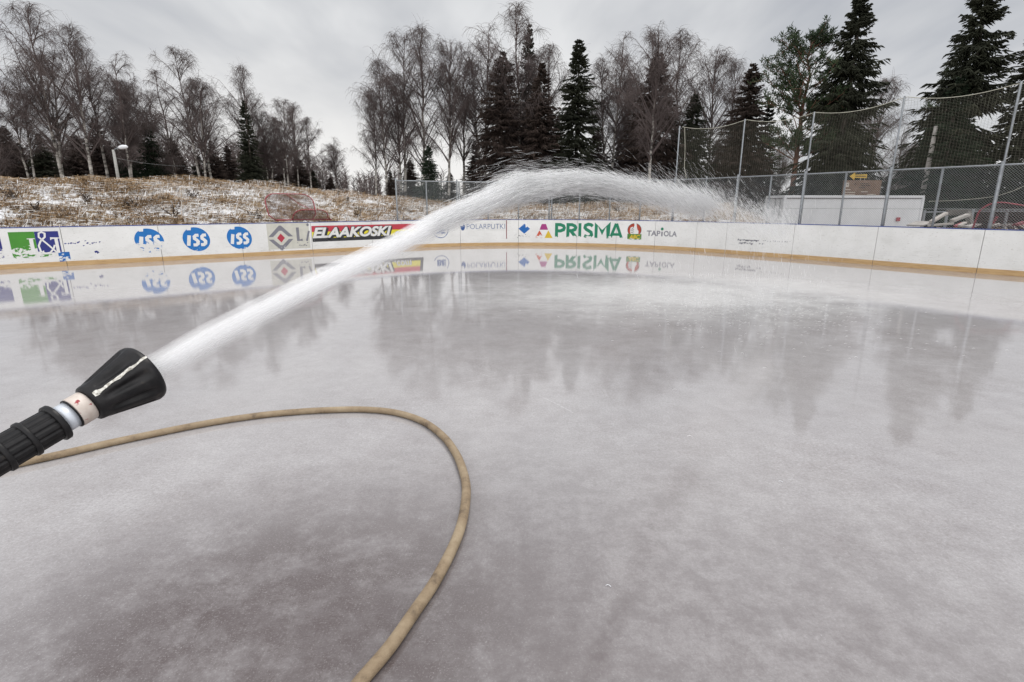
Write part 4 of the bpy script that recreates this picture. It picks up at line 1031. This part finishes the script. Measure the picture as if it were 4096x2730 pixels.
def corr(x0, x1, y, z0, z1, depth, pitch, axis='x'):
    V = []; F = []; xs = []; x = x0; k = 0
    while x < x1 - 1e-6: xs.append((x, 0 if k % 4 in (0, 3) else depth)); x += pitch / 4; k += 1
    xs.append((x1, 0))
    for a_, d in xs:
        for z in (z0, z1): V.append((a_, y + d, z) if axis == 'x' else (y + d, a_, z))
    F = [(2 * i, 2 * i + 2, 2 * i + 3, 2 * i + 1) for i in range(len(xs) - 1)]; return V, F
Wc = 1.9
mb = MB(); mb.add(*corr(.08, LC - .08, .02, .12, HC - .14, .012, .28)); mb.add(*corr(.08, LC - .08, Wc - .02, .12, HC - .14, -.012, .28)); mb.add(*corr(.08, Wc - .08, LC - .02, .12, HC - .14, -.012, .28, 'y')); mb.build('side_wall', MAT['cont'], cont)
mb = MB(); mb.box((LC / 2, .03, HC - .07), (LC, .07, .13)); mb.box((LC / 2, Wc - .03, HC - .07), (LC, .07, .13)); mb.box((LC / 2, .03, .06), (LC, .07, .12)); mb.box((LC / 2, Wc - .03, .06), (LC, .07, .12))
for x in (.05, LC - .05):
    mb.box((x, Wc / 2, HC - .07), (.10, Wc - .14, .13)); mb.box((x, Wc / 2, .06), (.10, Wc - .14, .12))
    for y in (.055, Wc - .055): mb.box((x, y, HC / 2), (.13, .13, HC - .26))
mb.build('frame', MAT['cont'], cont)
mb = MB(); mb.box((LC / 2, -.006, HC - .16), (LC - .3, .02, .035)); mb.box((-.006, Wc / 2, HC - .16), (.02, Wc - .3, .035)); mb.build('painted_shade_line', MAT['joint'], cont)  # dark strips painting the shade line under the roof rails
V, F = corr(.1, LC - .1, 0, .08, Wc - .08, .03, .42); V = [(a_, z, HC - .045 + d) for a_, d, z in V]; mesh_obj('roof', V, F, MAT['cont'], cont)
door = MB(); door.box((.06, Wc * .27, HC / 2), (.05, Wc * .46 - .10, HC - .30)); door.box((.06, Wc * .74, HC / 2), (.05, Wc * .46 - .10, HC - .30)); do_ = door.build('door', MAT['cont'], cont)
lk = MB()
for y in (.4, .9, 1.55, 2.05): lk.tube([(.02, y, .2), (.02, y, HC - .2)], .018, 6)
lk.build('lock_bar', MAT['steel'], do_)
mb = MB(); mb.box((LC - 1.35, -.02, HC * .42), (.22, .03, .20)); mb.build('red_mark', MAT['redtube'], cont)

MAT['brown'] = simple('brown_board', (.15, .095, .065), .7, 0, .2, 3); MAT['yellow'] = simple('yellow_paint', (.50, .32, .03), .6, 0, .15, 4); MAT['dark'] = simple('dark_print', (.05, .04, .035), .8, 0, .2, 4); MAT['pale'] = simple('pale_print', (.42, .38, .33), .8, 0, .2, 4)
YS = 33.2; q0 = atY(3367, 778, YS); q1 = atY(3526, 722, YS); sw = q1[0] - q0[0]; sh = q1[2] - q0[2] + .3; gzs = tz(q0[0], YS)
sg = tag(empty('notice_board', (q0[0] + sw / 2, YS, gzs)), 'large brown notice board with pale rows, seen above the container through the fence', 'sign')
mb = MB(); zc_ = q1[2] - sh / 2 - gzs; mb.box((0, 0, zc_), (sw, .08, sh)); mb.build('board', MAT['brown'], sg)
mb = MB()
for x in (-sw * .4, sw * .4): mb.tube([(x, .12, 0), (x, .12, zc_ + sh / 2)], .05, 8)
mb.build('post', MAT['wood'], sg)
zt_b = zc_ + sh / 2
mb = MB()
mb.box((-sw * .405, -.05, zt_b - .26), (.2, .02, .24))
for x, z, w in ((-.38, .54, .36), (-.30, .70, .58), (-.30, .83, .58), (.08, .66, .4), (.28, .82, .5)): mb.box((sw * x, -.05, zt_b - z), (w, .02, .05))
mb.build('pale_rows', MAT['pale'], sg)
mb = MB()
for x, z, w in ((.05, .20, .5), (.08, .31, .6), (.0, .42, .4), (-.20, .22, .10), (-.405, .26, .07)): mb.box((sw * x, -.055, zt_b - z), (w, .022, .045))
mb.build('dark_rows', MAT['dark'], sg)
a0 = atY(3398, 706, YS); a1 = atY(3467, 697, YS); wA = a1[0] - a0[0]; cA = (a0[0] + a1[0]) / 2; zA = a0[2]
ar = tag(empty('arrow_sign', (cA, YS - .02, zA)), 'yellow arrow sign pointing left above the brown notice board', 'sign')
pts = [(-wA / 2, 0), (-wA / 2 + .29, .21), (-wA / 2 + .29, .09), (wA / 2, .11), (wA / 2, -.11), (-wA / 2 + .29, -.09), (-wA / 2 + .29, -.21)]
V = [(x, -.03, z) for x, z in pts] + [(x, .03, z) for x, z in pts]; n = len(pts)
from mathutils.geometry import tessellate_polygon
tf_ = [tuple(t_) for t_ in tessellate_polygon([[Vector((x, z, 0)) for x, z in pts]])]
F = tf_ + [tuple(i + n for i in reversed(f)) for f in tf_] + [(i, (i + 1) % n, n + (i + 1) % n, n + i) for i in range(n)]
mesh_obj('arrow', V, F, MAT['yellow'], ar)
mb = MB()
for i in range(9): mb.box((-wA / 2 + .36 + i * .07, -.04, 0), (.045, .02, .06 if i % 3 else .08))
mb.build('lettering', MAT['dark'], ar)
mb = MB(); mb.tube([(.2, .06, -.5), (.2, .06, .10)], .03, 6); mb.tube([(.45, .06, -.5), (.45, .06, .10)], .02, 6); mb.build('bracket', MAT['wood'], ar)

# ------------------------------------------------------------------ street lamps and leaning pole
def lamp(x_t, y_t, Y, hx, label):
    x, y, z = atY(x_t, y_t, Y); zb = tz(x, y) - .1; e = tag(empty('street_lamp', (x, y, zb)), label, 'street lamp', 'street lamps beyond the rink'); h = z - zb
    mb = MB(); mb.tube([(0, 0, 0), (0, 0, h)], [.10, .075], 10); mb.build('pole', MAT['concrete'], e, True)
    mb = MB(); mb.tube([(0, 0, h - .15), (.12 * hx, 0, h + .05), (.45 * hx, 0, h + .12)], .03, 6); mb.build('arm', MAT['steel'], e, True)
    mb = MB(); mb.tube([(.30 * hx, 0, h + .12), (.42 * hx, 0, h + .13), (.62 * hx, 0, h + .16), (.82 * hx, 0, h + .17), (.92 * hx, 0, h + .16)], [.03, .10, .13, .10, .02], 10); o = mb.build('lamp_head', MAT['lampwhite'], e, True)
lamp(453, 600, 34, 1.0, 'concrete street lamp with pale head before the left wood')
lamp(2512, 660, 52, .95, 'street lamp with pale head behind the top of the water jet')
x, y, z = atY(3745, 505, 33); zb = tz(x, y); lp = MB(); xb, yb, _ = atY(3690, 760, 33)
lp.tube([(0, 0, 0), (x - xb, 0, z - zb)], [.17, .11], 10)
o = lp.build('wooden_pole', MAT['wood'], None, True); o.location = (xb, 33, zb); tag(o, 'leaning grey wooden pole behind the net above the container end', 'pole')
# overhead wire to the left lamp
def wire(pts, name, label):
    P = [Vector(p) for p in pts]; a, b = P; mb = MB(); mb.tube([(a.lerp(b, k) - Vector((0, 0, .12 * 4 * k * (1 - k)))) - a for k in np.linspace(0, 1, 12)], .008, 4)
    o = mb.build(name, MAT['wire']); o.location = a; tag(o, label, 'wire')
wire([atY(460, 632, 34), atY(740, 665, 40)], 'overhead_wire', 'thin sagging wire running right from the left street lamp')

# ------------------------------------------------------------------ scrap timber and railing at the right, behind the fence
def wpx_pt(px, py, off):   # point seen at a pixel, standing `off` metres beyond the wall
    r = ray(px, py); a = r[0] / r[1]; s = float(np.interp(a, AZ[okaz], SS[okaz]))
    t_ = math.hypot(*wpt(s)[:2]) + off; d = Vector(r); d2 = math.hypot(d.x, d.y); return Vector((0, 0, CAMH)) + d * (t_ / d2)
rail = tag(empty('pipe_railing', wpx_pt(3698, 900, 9)), 'low pale pipe railing behind the scrap timber at the right', 'railing')
rl = [(3698, 850), (3790, 848), (3892, 846), (4030, 846), (4180, 846)]
mb = MB(); mb.tube([wpx_pt(*p, 9) for p in rl], .03, 6); under(mb.build('top_rail', MAT['steel']), rail)
for p in rl:
    q_ = wpx_pt(*p, 9); mb = MB(); mb.tube([(q_.x, q_.y, 0), (q_.x, q_.y, q_.z + .08)], .05, 6); under(mb.build('post', MAT['steel']), rail)
MAT['palewood'] = simple('pale_plank', (.42, .39, .36), .8, 0, .25, 4); MAT['darkwood'] = simple('dark_timber', (.13, .12, .11), .85, 0, .3, 4)
def plank(a, b, w, h, mat, label, off=(3, 3), name='plank', group='scrap timber behind the fence'):
    A = wpx_pt(*a, off[0]); B = wpx_pt(*b, off[1]); mb = MB(); mb.bar(A - A, B - A, w, h); o = mb.build(name, mat); o.location = A; tag(o, label, 'plank', group)
plank((3724, 888), (3784, 854), .12, .07, MAT['palewood'], 'white board leaning up against the railing', (3, 4))
plank((3660, 903), (3700, 888), .5, .04, MAT['wood'], 'grey sheet lying flat by the container end', (3, 3.6))
plank((3710, 903), (3815, 895), .35, .06, MAT['palewood'], 'pale flat plank lying longest in the heap', (3, 3.2))
plank((3808, 884), (3872, 860), .14, .08, MAT['wood'], 'weathered beam leaning up to the dark post', (4, 5))
plank((3870, 846), (3882, 898), .45, .12, MAT['darkwood'], 'broad dark post under the railing', (6, 6))
plank((3785, 852), (3880, 850), .12, .20, MAT['darkwood'], 'dark beam lying level under the railing', (6, 6))
plank((3838, 905), (3861, 891), .10, .05, MAT['palewood'], 'short white-edged board tilted steeply', (2.5, 2.8))
plank((3820, 906), (3852, 893), .12, .05, MAT['redtube'], 'short red board behind the steep white one', (3, 3.2))
plank((3862, 909), (3910, 899), .25, .05, MAT['wood'], 'small grey plank left of the last netting pole', (2.5, 2.8))
plank((3965, 905), (4000, 898), .2, .06, MAT['palewood'], 'pale offcut right of the last netting pole', (2.5, 2.6))
plank((4010, 903), (4060, 900), .3, .06, MAT['wood'], 'grey board under the red goal frame', (2.5, 2.6))
plank((4060, 900), (4110, 888), .12, .06, MAT['redtube'], 'red bar crossing the corner of the heap', (2.2, 2.6))
plank((3965, 905), (3990, 865), .06, .06, MAT['redtube'], 'thin red bar standing beside the last netting pole', (3, 3))

# ------------------------------------------------------------------ hose lying on the ice
hp = [(-420, 1955), (-200, 1905), (0, 1868), (120, 1843), (250, 1815), (500, 1758), (800, 1697), (1000, 1666), (1150, 1650), (1300, 1640), (1450, 1637), (1580, 1650), (1690, 1685), (1775, 1745), (1825, 1815), (1855, 1895), (1863, 1975), (1850, 2080), (1808, 2200), (1740, 2325), (1650, 2455), (1545, 2600), (1435, 2735), (1330, 2880)]
HR = .0275
H3 = np.array([ground(px, py, HR)[:2] for px, py in hp]); H3 = np.vstack([H3, H3[-1] + (H3[-1] - H3[-2]) * 3])
hc = catmull(H3, 10); hcz = np.full(len(hc), HR * .96)
wb = np.arange(len(hc)); hc = hc + np.stack([.0022 * np.sin(wb * .13) + .0008 * np.sin(wb * .37), .002 * np.sin(wb * .17 + 1)], 1)
hose_pts = [(float(x), float(y), float(z)) for (x, y), z in zip(hc, hcz)]
m, t, b = newmat('canvas_hose'); g = N(t, 'ShaderNodeTexCoord').outputs['Object']
w1 = N(t, 'ShaderNodeTexWave', {'Vector': MAP(t, g, (1, 1, 1), (0, 0, .6)), 'Scale': 95.0, 'Distortion': .4}).outputs['Fac']
w2 = N(t, 'ShaderNodeTexWave', {'Vector': MAP(t, g, (1, 1, 1), (0, 0, -.9)), 'Scale': 95.0, 'Distortion': .4}).outputs['Fac']
cb = RAMP(t, NOISE(t, g, 5.5, 8, .72), [(.34, (.12, .085, .055)), (.46, (.25, .185, .115)), (.66, (.36, .285, .19))])
t.links.new(MIX(t, M(t, 'MULTIPLY', M(t, 'MULTIPLY', w1, w2), .35), cb, (.17, .125, .08)), b.inputs['Base Color']); b.inputs['Roughness'].default_value = .75
t.links.new(N(t, 'ShaderNodeBump', {'Height': w1, 'Strength': .25, 'Distance': .002}).outputs[0], b.inputs['Normal']); MAT['hose'] = m

# ------------------------------------------------------------------ nozzle (axis runs from the grip to the mouth)
MOUTH = Vector(atY(580, 1490, .764)); dax = Vector((.5, 1, .345)).normalized()
sidev = (Vector((0, 0, CAMH)) - MOUTH); sidev = (sidev - dax * sidev.dot(dax)).normalized(); upv = dax.cross(sidev) * -1
if upv.z < 0: upv = -upv
def ax(Lb, r, th): return MOUTH - dax * Lb + (sidev * math.cos(th) + upv * math.sin(th)) * r
noz = tag(empty('hose_nozzle', MOUTH), 'black fire hose nozzle with fluted bell and chipped white paint stripe, spraying water', 'nozzle')
def lathe(name, prof, mat, mod=None, n=96, parent=None):
    V = []; F = []
    for i, (l, r) in enumerate(prof):
        for k in range(n):
            th = 2 * math.pi * k / n; rr = r * (mod(l, th) if mod else 1); V.append(tuple(ax(l, rr, th)))
    for i in range(len(prof) - 1):
        for k in range(n): F.append((i * n + k, (i + 1) * n + k, (i + 1) * n + (k + 1) % n, i * n + (k + 1) % n))
    o = mesh_obj(name, V, F, mat, None, True); under(o, parent or noz) if parent is None else None
    if parent: o.parent = parent; o.matrix_parent_inverse = Matrix.Translation(-MOUTH)
    return o
m, t, b = newmat('black_rubber'); g = N(t, 'ShaderNodeNewGeometry').outputs['Position']
t.links.new(RAMP(t, NOISE(t, g, 60, 5, .65), [(.38, (.005, .005, .006)), (.64, (.014, .013, .014)), (.82, (.045, .038, .03))]), b.inputs['Base Color'])
t.links.new(RAMP(t, NOISE(t, g, 40, 4), [(.3, .30), (.7, .55)]), b.inputs['Roughness'])
t.links.new(N(t, 'ShaderNodeBump', {'Height': NOISE(t, g, 500, 3), 'Strength': .15, 'Distance': .001}).outputs[0], b.inputs['Normal']); b.inputs['Specular IOR Level'].default_value = .3; MAT['rubber'] = m
def bellmod(l, th):
    w = math.sin(max(0, min(1, (l - .010) / .062)) * math.pi) ** .6 if .010 < l < .072 else 0
    c = max(0, math.cos(th * 9 + .6)) ** .8
    return 1 - .17 * w * c
prof = [(.012, .030), (.002, .037), (-.001, .040), (.000, .0425), (.003, .0442), (.008, .0447)] + [(.008 + .067 * k / 22, .0447 - .0178 * (k / 22) ** 1.05) for k in range(1, 23)] + [(.078, .0266), (.081, .0258), (.0825, .021), (.0825, .012)]
bell = lathe('bell', prof, MAT['rubber'], bellmod)
lathe('throat', [(.012, .030), (.02, .024), (.03, .016), (.03, .001)], MAT['rubber'])
# chipped white paint stripe
m, t, b = newmat('chipped_white_paint'); g = N(t, 'ShaderNodeNewGeometry').outputs['Position']
nz = NOISE(t, g, 95, 7, .75)
ch = SMOOTH(t, nz, .44, .47); dirtc = RAMP(t, NOISE(t, g, 220, 4), [(.35, (.30, .28, .24)), (.6, (.72, .71, .66))])
b2_ = N(t, 'ShaderNodeBsdfTransparent'); t.links.new(dirtc, b.inputs['Base Color']); b.inputs['Roughness'].default_value = .5
ms = N(t, 'ShaderNodeMixShader', {0: SMOOTH(t, nz, .36, .39)}); t.links.new(b2_.outputs[0], ms.inputs[1]); t.links.new(b.outputs[0], ms.inputs[2]); t.links.new(ms.outputs[0], t.nodes['Material Output'].inputs[0])
MAT['chip'] = m
V = []; F = []; r_ = random.Random(4); nL = 60
for i in range(nL):
    l = .001 + .078 * i / (nL - 1); rr = .0447 - .0178 * max(0, (l - .008) / .067) ** 1.05
    u = i / (nL - 1); wdt = (.085 + .05 * math.sin(i * .45) * .3 + r_.uniform(-.008, .008)) * .85 * (1 + 2.0 * math.exp(-((u - .93) / .06) ** 2)) * (.7 if u < .3 else 1)
    c0 = .40 + .012 * math.sin(i * .35) - .12 * u
    for k in range(4):
        th = c0 + (k / 3 - .5) * wdt * 2 * .75; V.append(tuple(ax(l, rr * bellmod(l, th) + .0005, th)))
for i in range(nL - 1):
    for k in range(3): F.append((i * 4 + k, (i + 1) * 4 + k, (i + 1) * 4 + k + 1, i * 4 + k + 1))
o = mesh_obj('paint_stripe', V, F, MAT['chip'], None, True); o.parent = bell; o.matrix_parent_inverse = bell.matrix_parent_inverse.inverted() @ Matrix.Translation(-MOUTH)
o.matrix_parent_inverse = Matrix.Identity(4)
m, t, b = newmat('spotted_white_collar'); g = N(t, 'ShaderNodeNewGeometry').outputs['Position']
vo = N(t, 'ShaderNodeTexNoise', {'Vector': g, 'Scale': 130.0, 'Detail': 3.0}).outputs[0]
t.links.new(MIX(t, SMOOTH(t, vo, .62, .68), RAMP(t, NOISE(t, g, 60, 4), [(.3, (.50, .43, .38)), (.7, (.66, .60, .55))]), (.30, .03, .04)), b.inputs['Base Color']); b.inputs['Roughness'].default_value = .45; MAT['collar'] = m
MAT['alu'] = simple('white_metal_neck', (.62, .66, .72), .35, .3, .08, 60)
lathe('collar', [(.083, .014), (.083, .0205), (.0845, .0214), (.1015, .0214), (.103, .0207), (.103, .012)], MAT['collar'])
lathe('seal_ring', [(.1032, .012), (.1032, .0210), (.1046, .0210), (.1046, .012)], MAT['rubber'])
lathe('neck', [(.105, .014), (.105, .0188), (.121, .0188), (.121, .012)], MAT['alu'])
def gripmod(l, th): return 1 - .075 * (1 if math.cos(th * 14) > .35 else 0)
gp_ = lathe('grip', [(.1215, .012), (.1215, .0228), (.1217, .0230)] + [(.122 + .3 * k / 60, .0226) for k in range(61)], MAT['rubber'], gripmod, 128)
for l0 in (.1205, .155, .184, .213, .242, .271):
    w_ = .0075 if l0 < .13 else .0065; rr = .0262 if l0 < .13 else .0250
    lathe('grip_ring', [(l0, .018), (l0, rr - .001), (l0 + .001, rr), (l0 + w_ - .001, rr), (l0 + w_, rr - .001), (l0 + w_, .018)], MAT['rubber'])
tail = MOUTH - dax * .41
# hose: from the grip down behind the viewer's left and along the ice
t0 = [tuple(tail + dax * .03), tuple(tail - dax * .10), (tail.x - .28, tail.y - .35, tail.z - .35), (tail.x - .55, tail.y - .65, .55), (tail.x - 1.05, tail.y - .75, .12), (tail.x - 1.7, tail.y - .45, HR)]
T0 = catmull(np.array(t0 + [hose_pts[0]]), 10)
mb = MB(); mb.tube([tuple(p) for p in T0[:-1]] + hose_pts, HR, 20)
o = mb.build('fire_hose', MAT['hose'], None, True); tag(o, 'beige canvas fire hose lying in a wide bend on the wet ice', 'hose')
# flatten a little where it lies: soft oval
for v in o.data.vertices:
    if v.co.y > .9 or v.co.z < .08: v.co.z = v.co.z * .92

# ------------------------------------------------------------------ the jet of water
m, t, b = newmat('white_water'); t.nodes.clear()
df = N(t, 'ShaderNodeBsdfDiffuse', {'Color': (.97, .975, .98, 1)}); tl_ = N(t, 'ShaderNodeBsdfTranslucent', {'Color': (.97, .975, .98, 1)})
mx = N(t, 'ShaderNodeMixShader', {0: .45, 1: df.outputs[0], 2: tl_.outputs[0]})
t.links.new(mx.outputs[0], N(t, 'ShaderNodeOutputMaterial').inputs[0]); MAT['drop'] = m
m, t, b = newmat('water_stream'); t.nodes.clear()
df = N(t, 'ShaderNodeBsdfDiffuse', {'Color': (.97, .975, .98, 1)}); tl_ = N(t, 'ShaderNodeBsdfTranslucent', {'Color': (.97, .975, .98, 1)})
mx = N(t, 'ShaderNodeMixShader', {0: .5, 1: df.outputs[0], 2: tl_.outputs[0]})
au = N(t, 'ShaderNodeAttribute', attribute_name='along').outputs['Fac']; av = N(t, 'ShaderNodeAttribute', attribute_name='round').outputs['Fac']; de = N(t, 'ShaderNodeAttribute', attribute_name='dens').outputs['Fac']
sh_ = N(t, 'ShaderNodeAttribute', attribute_name='shell').outputs['Fac']
vv = N(t, 'ShaderNodeCombineXYZ', {0: M(t, 'MULTIPLY', au, 1.6), 1: M(t, 'MULTIPLY', av, 7.0), 2: M(t, 'MULTIPLY', sh_, 5.0)}).outputs[0]
nz = NOISE(t, vv, 1.0, 5, .6); al = M(t, 'MULTIPLY', de, M(t, 'MULTIPLY', SMOOTH(t, nz, .30, .70), 1.0), clamp=True)
tr_ = N(t, 'ShaderNodeBsdfTransparent'); mo = N(t, 'ShaderNodeMixShader', {0: al, 1: tr_.outputs[0], 2: mx.outputs[0]})
t.links.new(mo.outputs[0], N(t, 'ShaderNodeOutputMaterial').inputs[0]); MAT['stream'] = m
# centre line: image bearing of the jet with its distance from the viewer
jl = [(580, 1490, .764, .017), (656, 1454, .785, .0200), (812, 1365, .85, .0222), (1000, 1268, .935, .0232), (1200, 1167, 1.05, .0245), (1400, 1070, 1.18, .0262), (1600, 972, 1.36, .0285), (1750, 890, 1.53, .031),
      (1900, 826, 1.75, .038), (2050, 762, 2.02, .047), (2150, 744, 2.22, .046), (2320, 728, 2.75, .051), (2540, 757, 3.8, .074), (2800, 812, 6.0, .15), (3000, 862, 8.4, .19), (3150, 905, 10.5, .21)]
JP = np.array([(*atY(a, b_, c), r) for a, b_, c, r in jl]); JP[0, :3] = MOUTH - dax * .01
JC = catmull(JP, 12); JL = np.concatenate([[0], np.cumsum(np.linalg.norm(np.diff(JC[:, :3], axis=0), axis=1))])
jparam = np.arange(len(JC)) / 12.0      # index in jl units
def jat(l): return np.stack([np.interp(l, JL, JC[:, k]) for k in range(4)], -1)
def lj(i): return float(np.interp(i, jparam, JL))
Tn = np.gradient(JC[:, :3], axis=0); Tn /= np.linalg.norm(Tn, axis=1, keepdims=True)
Sd = np.cross(Tn, np.array([0, 0, 1.])); Sd /= np.linalg.norm(Sd, axis=1, keepdims=True); Uv = np.cross(Sd, Tn)
jet = tag(empty('water_jet', MOUTH), 'white arc of water spraying from the nozzle across the rink, breaking into drops', 'water jet')
fr = np.interp(jparam, [0, .3, 7, 9, 10, 11, 12, 13, 15], [.65, .78, .88, .85, .80, .60, .22, .03, 0])
NSH = 11; nring = 24; Vv = []; Ff = []; A1 = []; A2 = []; A3 = []; A4 = []; end = int(13.3 * 12); base = 0
for sh in range(NSH):
    fac = .18 + .92 * (sh / (NSH - 1)); dn_ = 1.0 - .72 * (sh / (NSH - 1)) ** 1.2
    for i in range(end):
        for k in range(nring):
            th = 2 * math.pi * k / nring; rr = JC[i, 3] * fac * (1 + .06 * math.sin(3 * th + sh + JL[i] * 2))
            # spray sags: heavier veil below the core
            p = JC[i, :3] + (Sd[i] * math.cos(th) + Uv[i] * math.sin(th) * (1.0 if math.sin(th) > 0 else 1.12)) * rr
            Vv.append(p); A1.append(JL[i]); A2.append(k / nring * (1 if k < nring else 0)); A3.append(fr[i] * dn_ * .62); A4.append(sh)
    for i in range(end - 1):
        for k in range(nring):
            Ff.append((base + i * nring + k, base + i * nring + (k + 1) % nring, base + (i + 1) * nring + (k + 1) % nring, base + (i + 1) * nring + k))
    base += end * nring
A2 = np.abs(np.array(A2) * 2 - 1)
o = mesh_obj('stream', np.array(Vv), np.array(Ff), MAT['stream'], None, True, attrs={'along': A1, 'round': A2, 'dens': A3, 'shell': A4}); under(o, jet)
# drops: short thin streaks of broken water flying along the arc
def streaks(n, i0, i1, spread, rad, ln, seed, bias=1.0, below=0.0, clump=True, pw=1.0):
    q = np.random.default_rng(seed); u = i0 + (i1 - i0) * q.random(n) ** bias; l = np.interp(u, jparam, JL); c = jat(l)
    T = np.stack([np.interp(l, JL, Tn[:, k]) for k in range(3)], -1); S = np.stack([np.interp(l, JL, Sd[:, k]) for k in range(3)], -1); U = np.stack([np.interp(l, JL, Uv[:, k]) for k in range(3)], -1)
    g1 = q.normal(0, 1, n); g2 = q.normal(0, 1, n) * pw
    if clump:   # gusts: bunch some streaks together
        cl = q.integers(0, 90, n); cu = q.normal(0, .8, (90, 2)); m_ = q.random(n) < .55
        g1 = np.where(m_, cu[cl, 0] + g1 * .28, g1); g2 = np.where(m_, cu[cl, 1] + g2 * .28, g2)
    P = c[:, :3] + S * (g1 * c[:, 3] * spread)[:, None] + U * (g2 * c[:, 3] * spread - below * c[:, 3])[:, None]
    dist = np.linalg.norm(P - np.array([0, 0, CAMH]), axis=1)
    d = T + q.normal(0, .035, (n, 3)); fall = np.interp(u, [9, 11, 13, 15], [0, .03, .18, .32]) * q.uniform(.3, 1.3, n); d[:, 2] -= fall
    d /= np.linalg.norm(d, axis=1, keepdims=True)
    Lh = ln * q.uniform(.4, 1.5, n) * dist
    Pp = np.stack([P - d * Lh[:, None], P, P + d * Lh[:, None]], 1); Pp[:, :, 2] -= np.array([0, 0, 0])[None]
    R = (rad * q.uniform(.5, 1.3, n) * dist)[:, None] * np.array([[.25, 1, .25]])
    return prisms(Pp, R, 3), P
a1, _ = streaks(8500, 6.8, 11.6, .50, .00018, .030, 1, .9)
a2, _ = streaks(19000, 8.6, 13.2, .54, .00020, .024, 2, .78, .05)
a3, _ = streaks(3600, 8.4, 13.6, 1.00, .00013, .020, 3, 1.0, -.2, False)
a4, _ = streaks(11000, 11.6, 14.8, .85, .00011, .010, 4, .85, .15)
V, F = merge([a1, a2, a3, a4]); under(tag(mesh_obj('drops', V, F, MAT['drop']), kind='stuff'), jet)
# rain falling out of the arc on to the ice
q = np.random.default_rng(77); n = 450; u = q.uniform(12.3, 15, n); c = jat(np.interp(u, jparam, JL)); k = q.random(n)
P = c[:, :3].copy(); P[:, 2] = P[:, 2] * (1 - k) ** .8 + .02; P[:, 0] += .9 * k + q.normal(0, .35, n); P[:, 1] += 1.4 * k + q.normal(0, .6, n)
okm = np.array(outside(P[:, 0], P[:, 1])) < -.2; P = P[okm]; n = len(P); d = np.array([[.35, .35, -1.]]) + q.normal(0, .08, (n, 3)); d /= np.linalg.norm(d, axis=1, keepdims=True)
dist = np.linalg.norm(P, axis=1); Lh = (.006 * dist * q.uniform(.4, 1.4, n))[:, None]; Lh = np.minimum(Lh, P[:, 2:3] * .9)
V, F = prisms(np.stack([P - d * Lh, P, P + d * Lh], 1), (.00016 * dist)[:, None] * np.array([[.3, 1, .3]]), 3)
under(tag(mesh_obj('falling_rain', V, F, MAT['drop']), kind='stuff'), jet)
# splashes thrown up where it lands
q = np.random.default_rng(78); n = 900; cx0 = np.array(ground(2950, 1230)[:2]); ex = q.normal(0, 1, (n, 2)) * np.array([1.1, 1.3]) + cx0
z = np.abs(q.normal(0, .018, n)) + .004; P = np.stack([ex[:, 0], ex[:, 1], z], 1); dist = np.linalg.norm(P, axis=1)
V, F = prisms(np.stack([P - np.array([[.02, 0, 0]]), P + np.array([[0, 0, .008]]), P + np.array([[.02, 0, 0]])], 1), np.full((n, 1), .0016) * np.array([[.3, 1, .3]]), 3)
under(tag(mesh_obj('splash_drops', V, F, MAT['drop']), kind='stuff'), jet)

# ------------------------------------------------------------------ crumbs of frost and two white feathers/threads on the ice
for (px, py), lb in (((3115, 1927), 'white curled thread on the ice at the right'), ((2423, 2343), 'white curled thread on the ice right of the hose')):
    x, y, z = ground(px, py, .003); mb = MB(); mb.tube([(.0, .0, 0), (.008, .004, .002), (.016, .001, .002), (.022, -.008, .001)], [.0008, .0016, .0014, .0022], 5)
    o = mb.build('thread', MAT['lampwhite']); o.location = (x, y, z); tag(o, lb, 'thread', 'white threads on the ice')
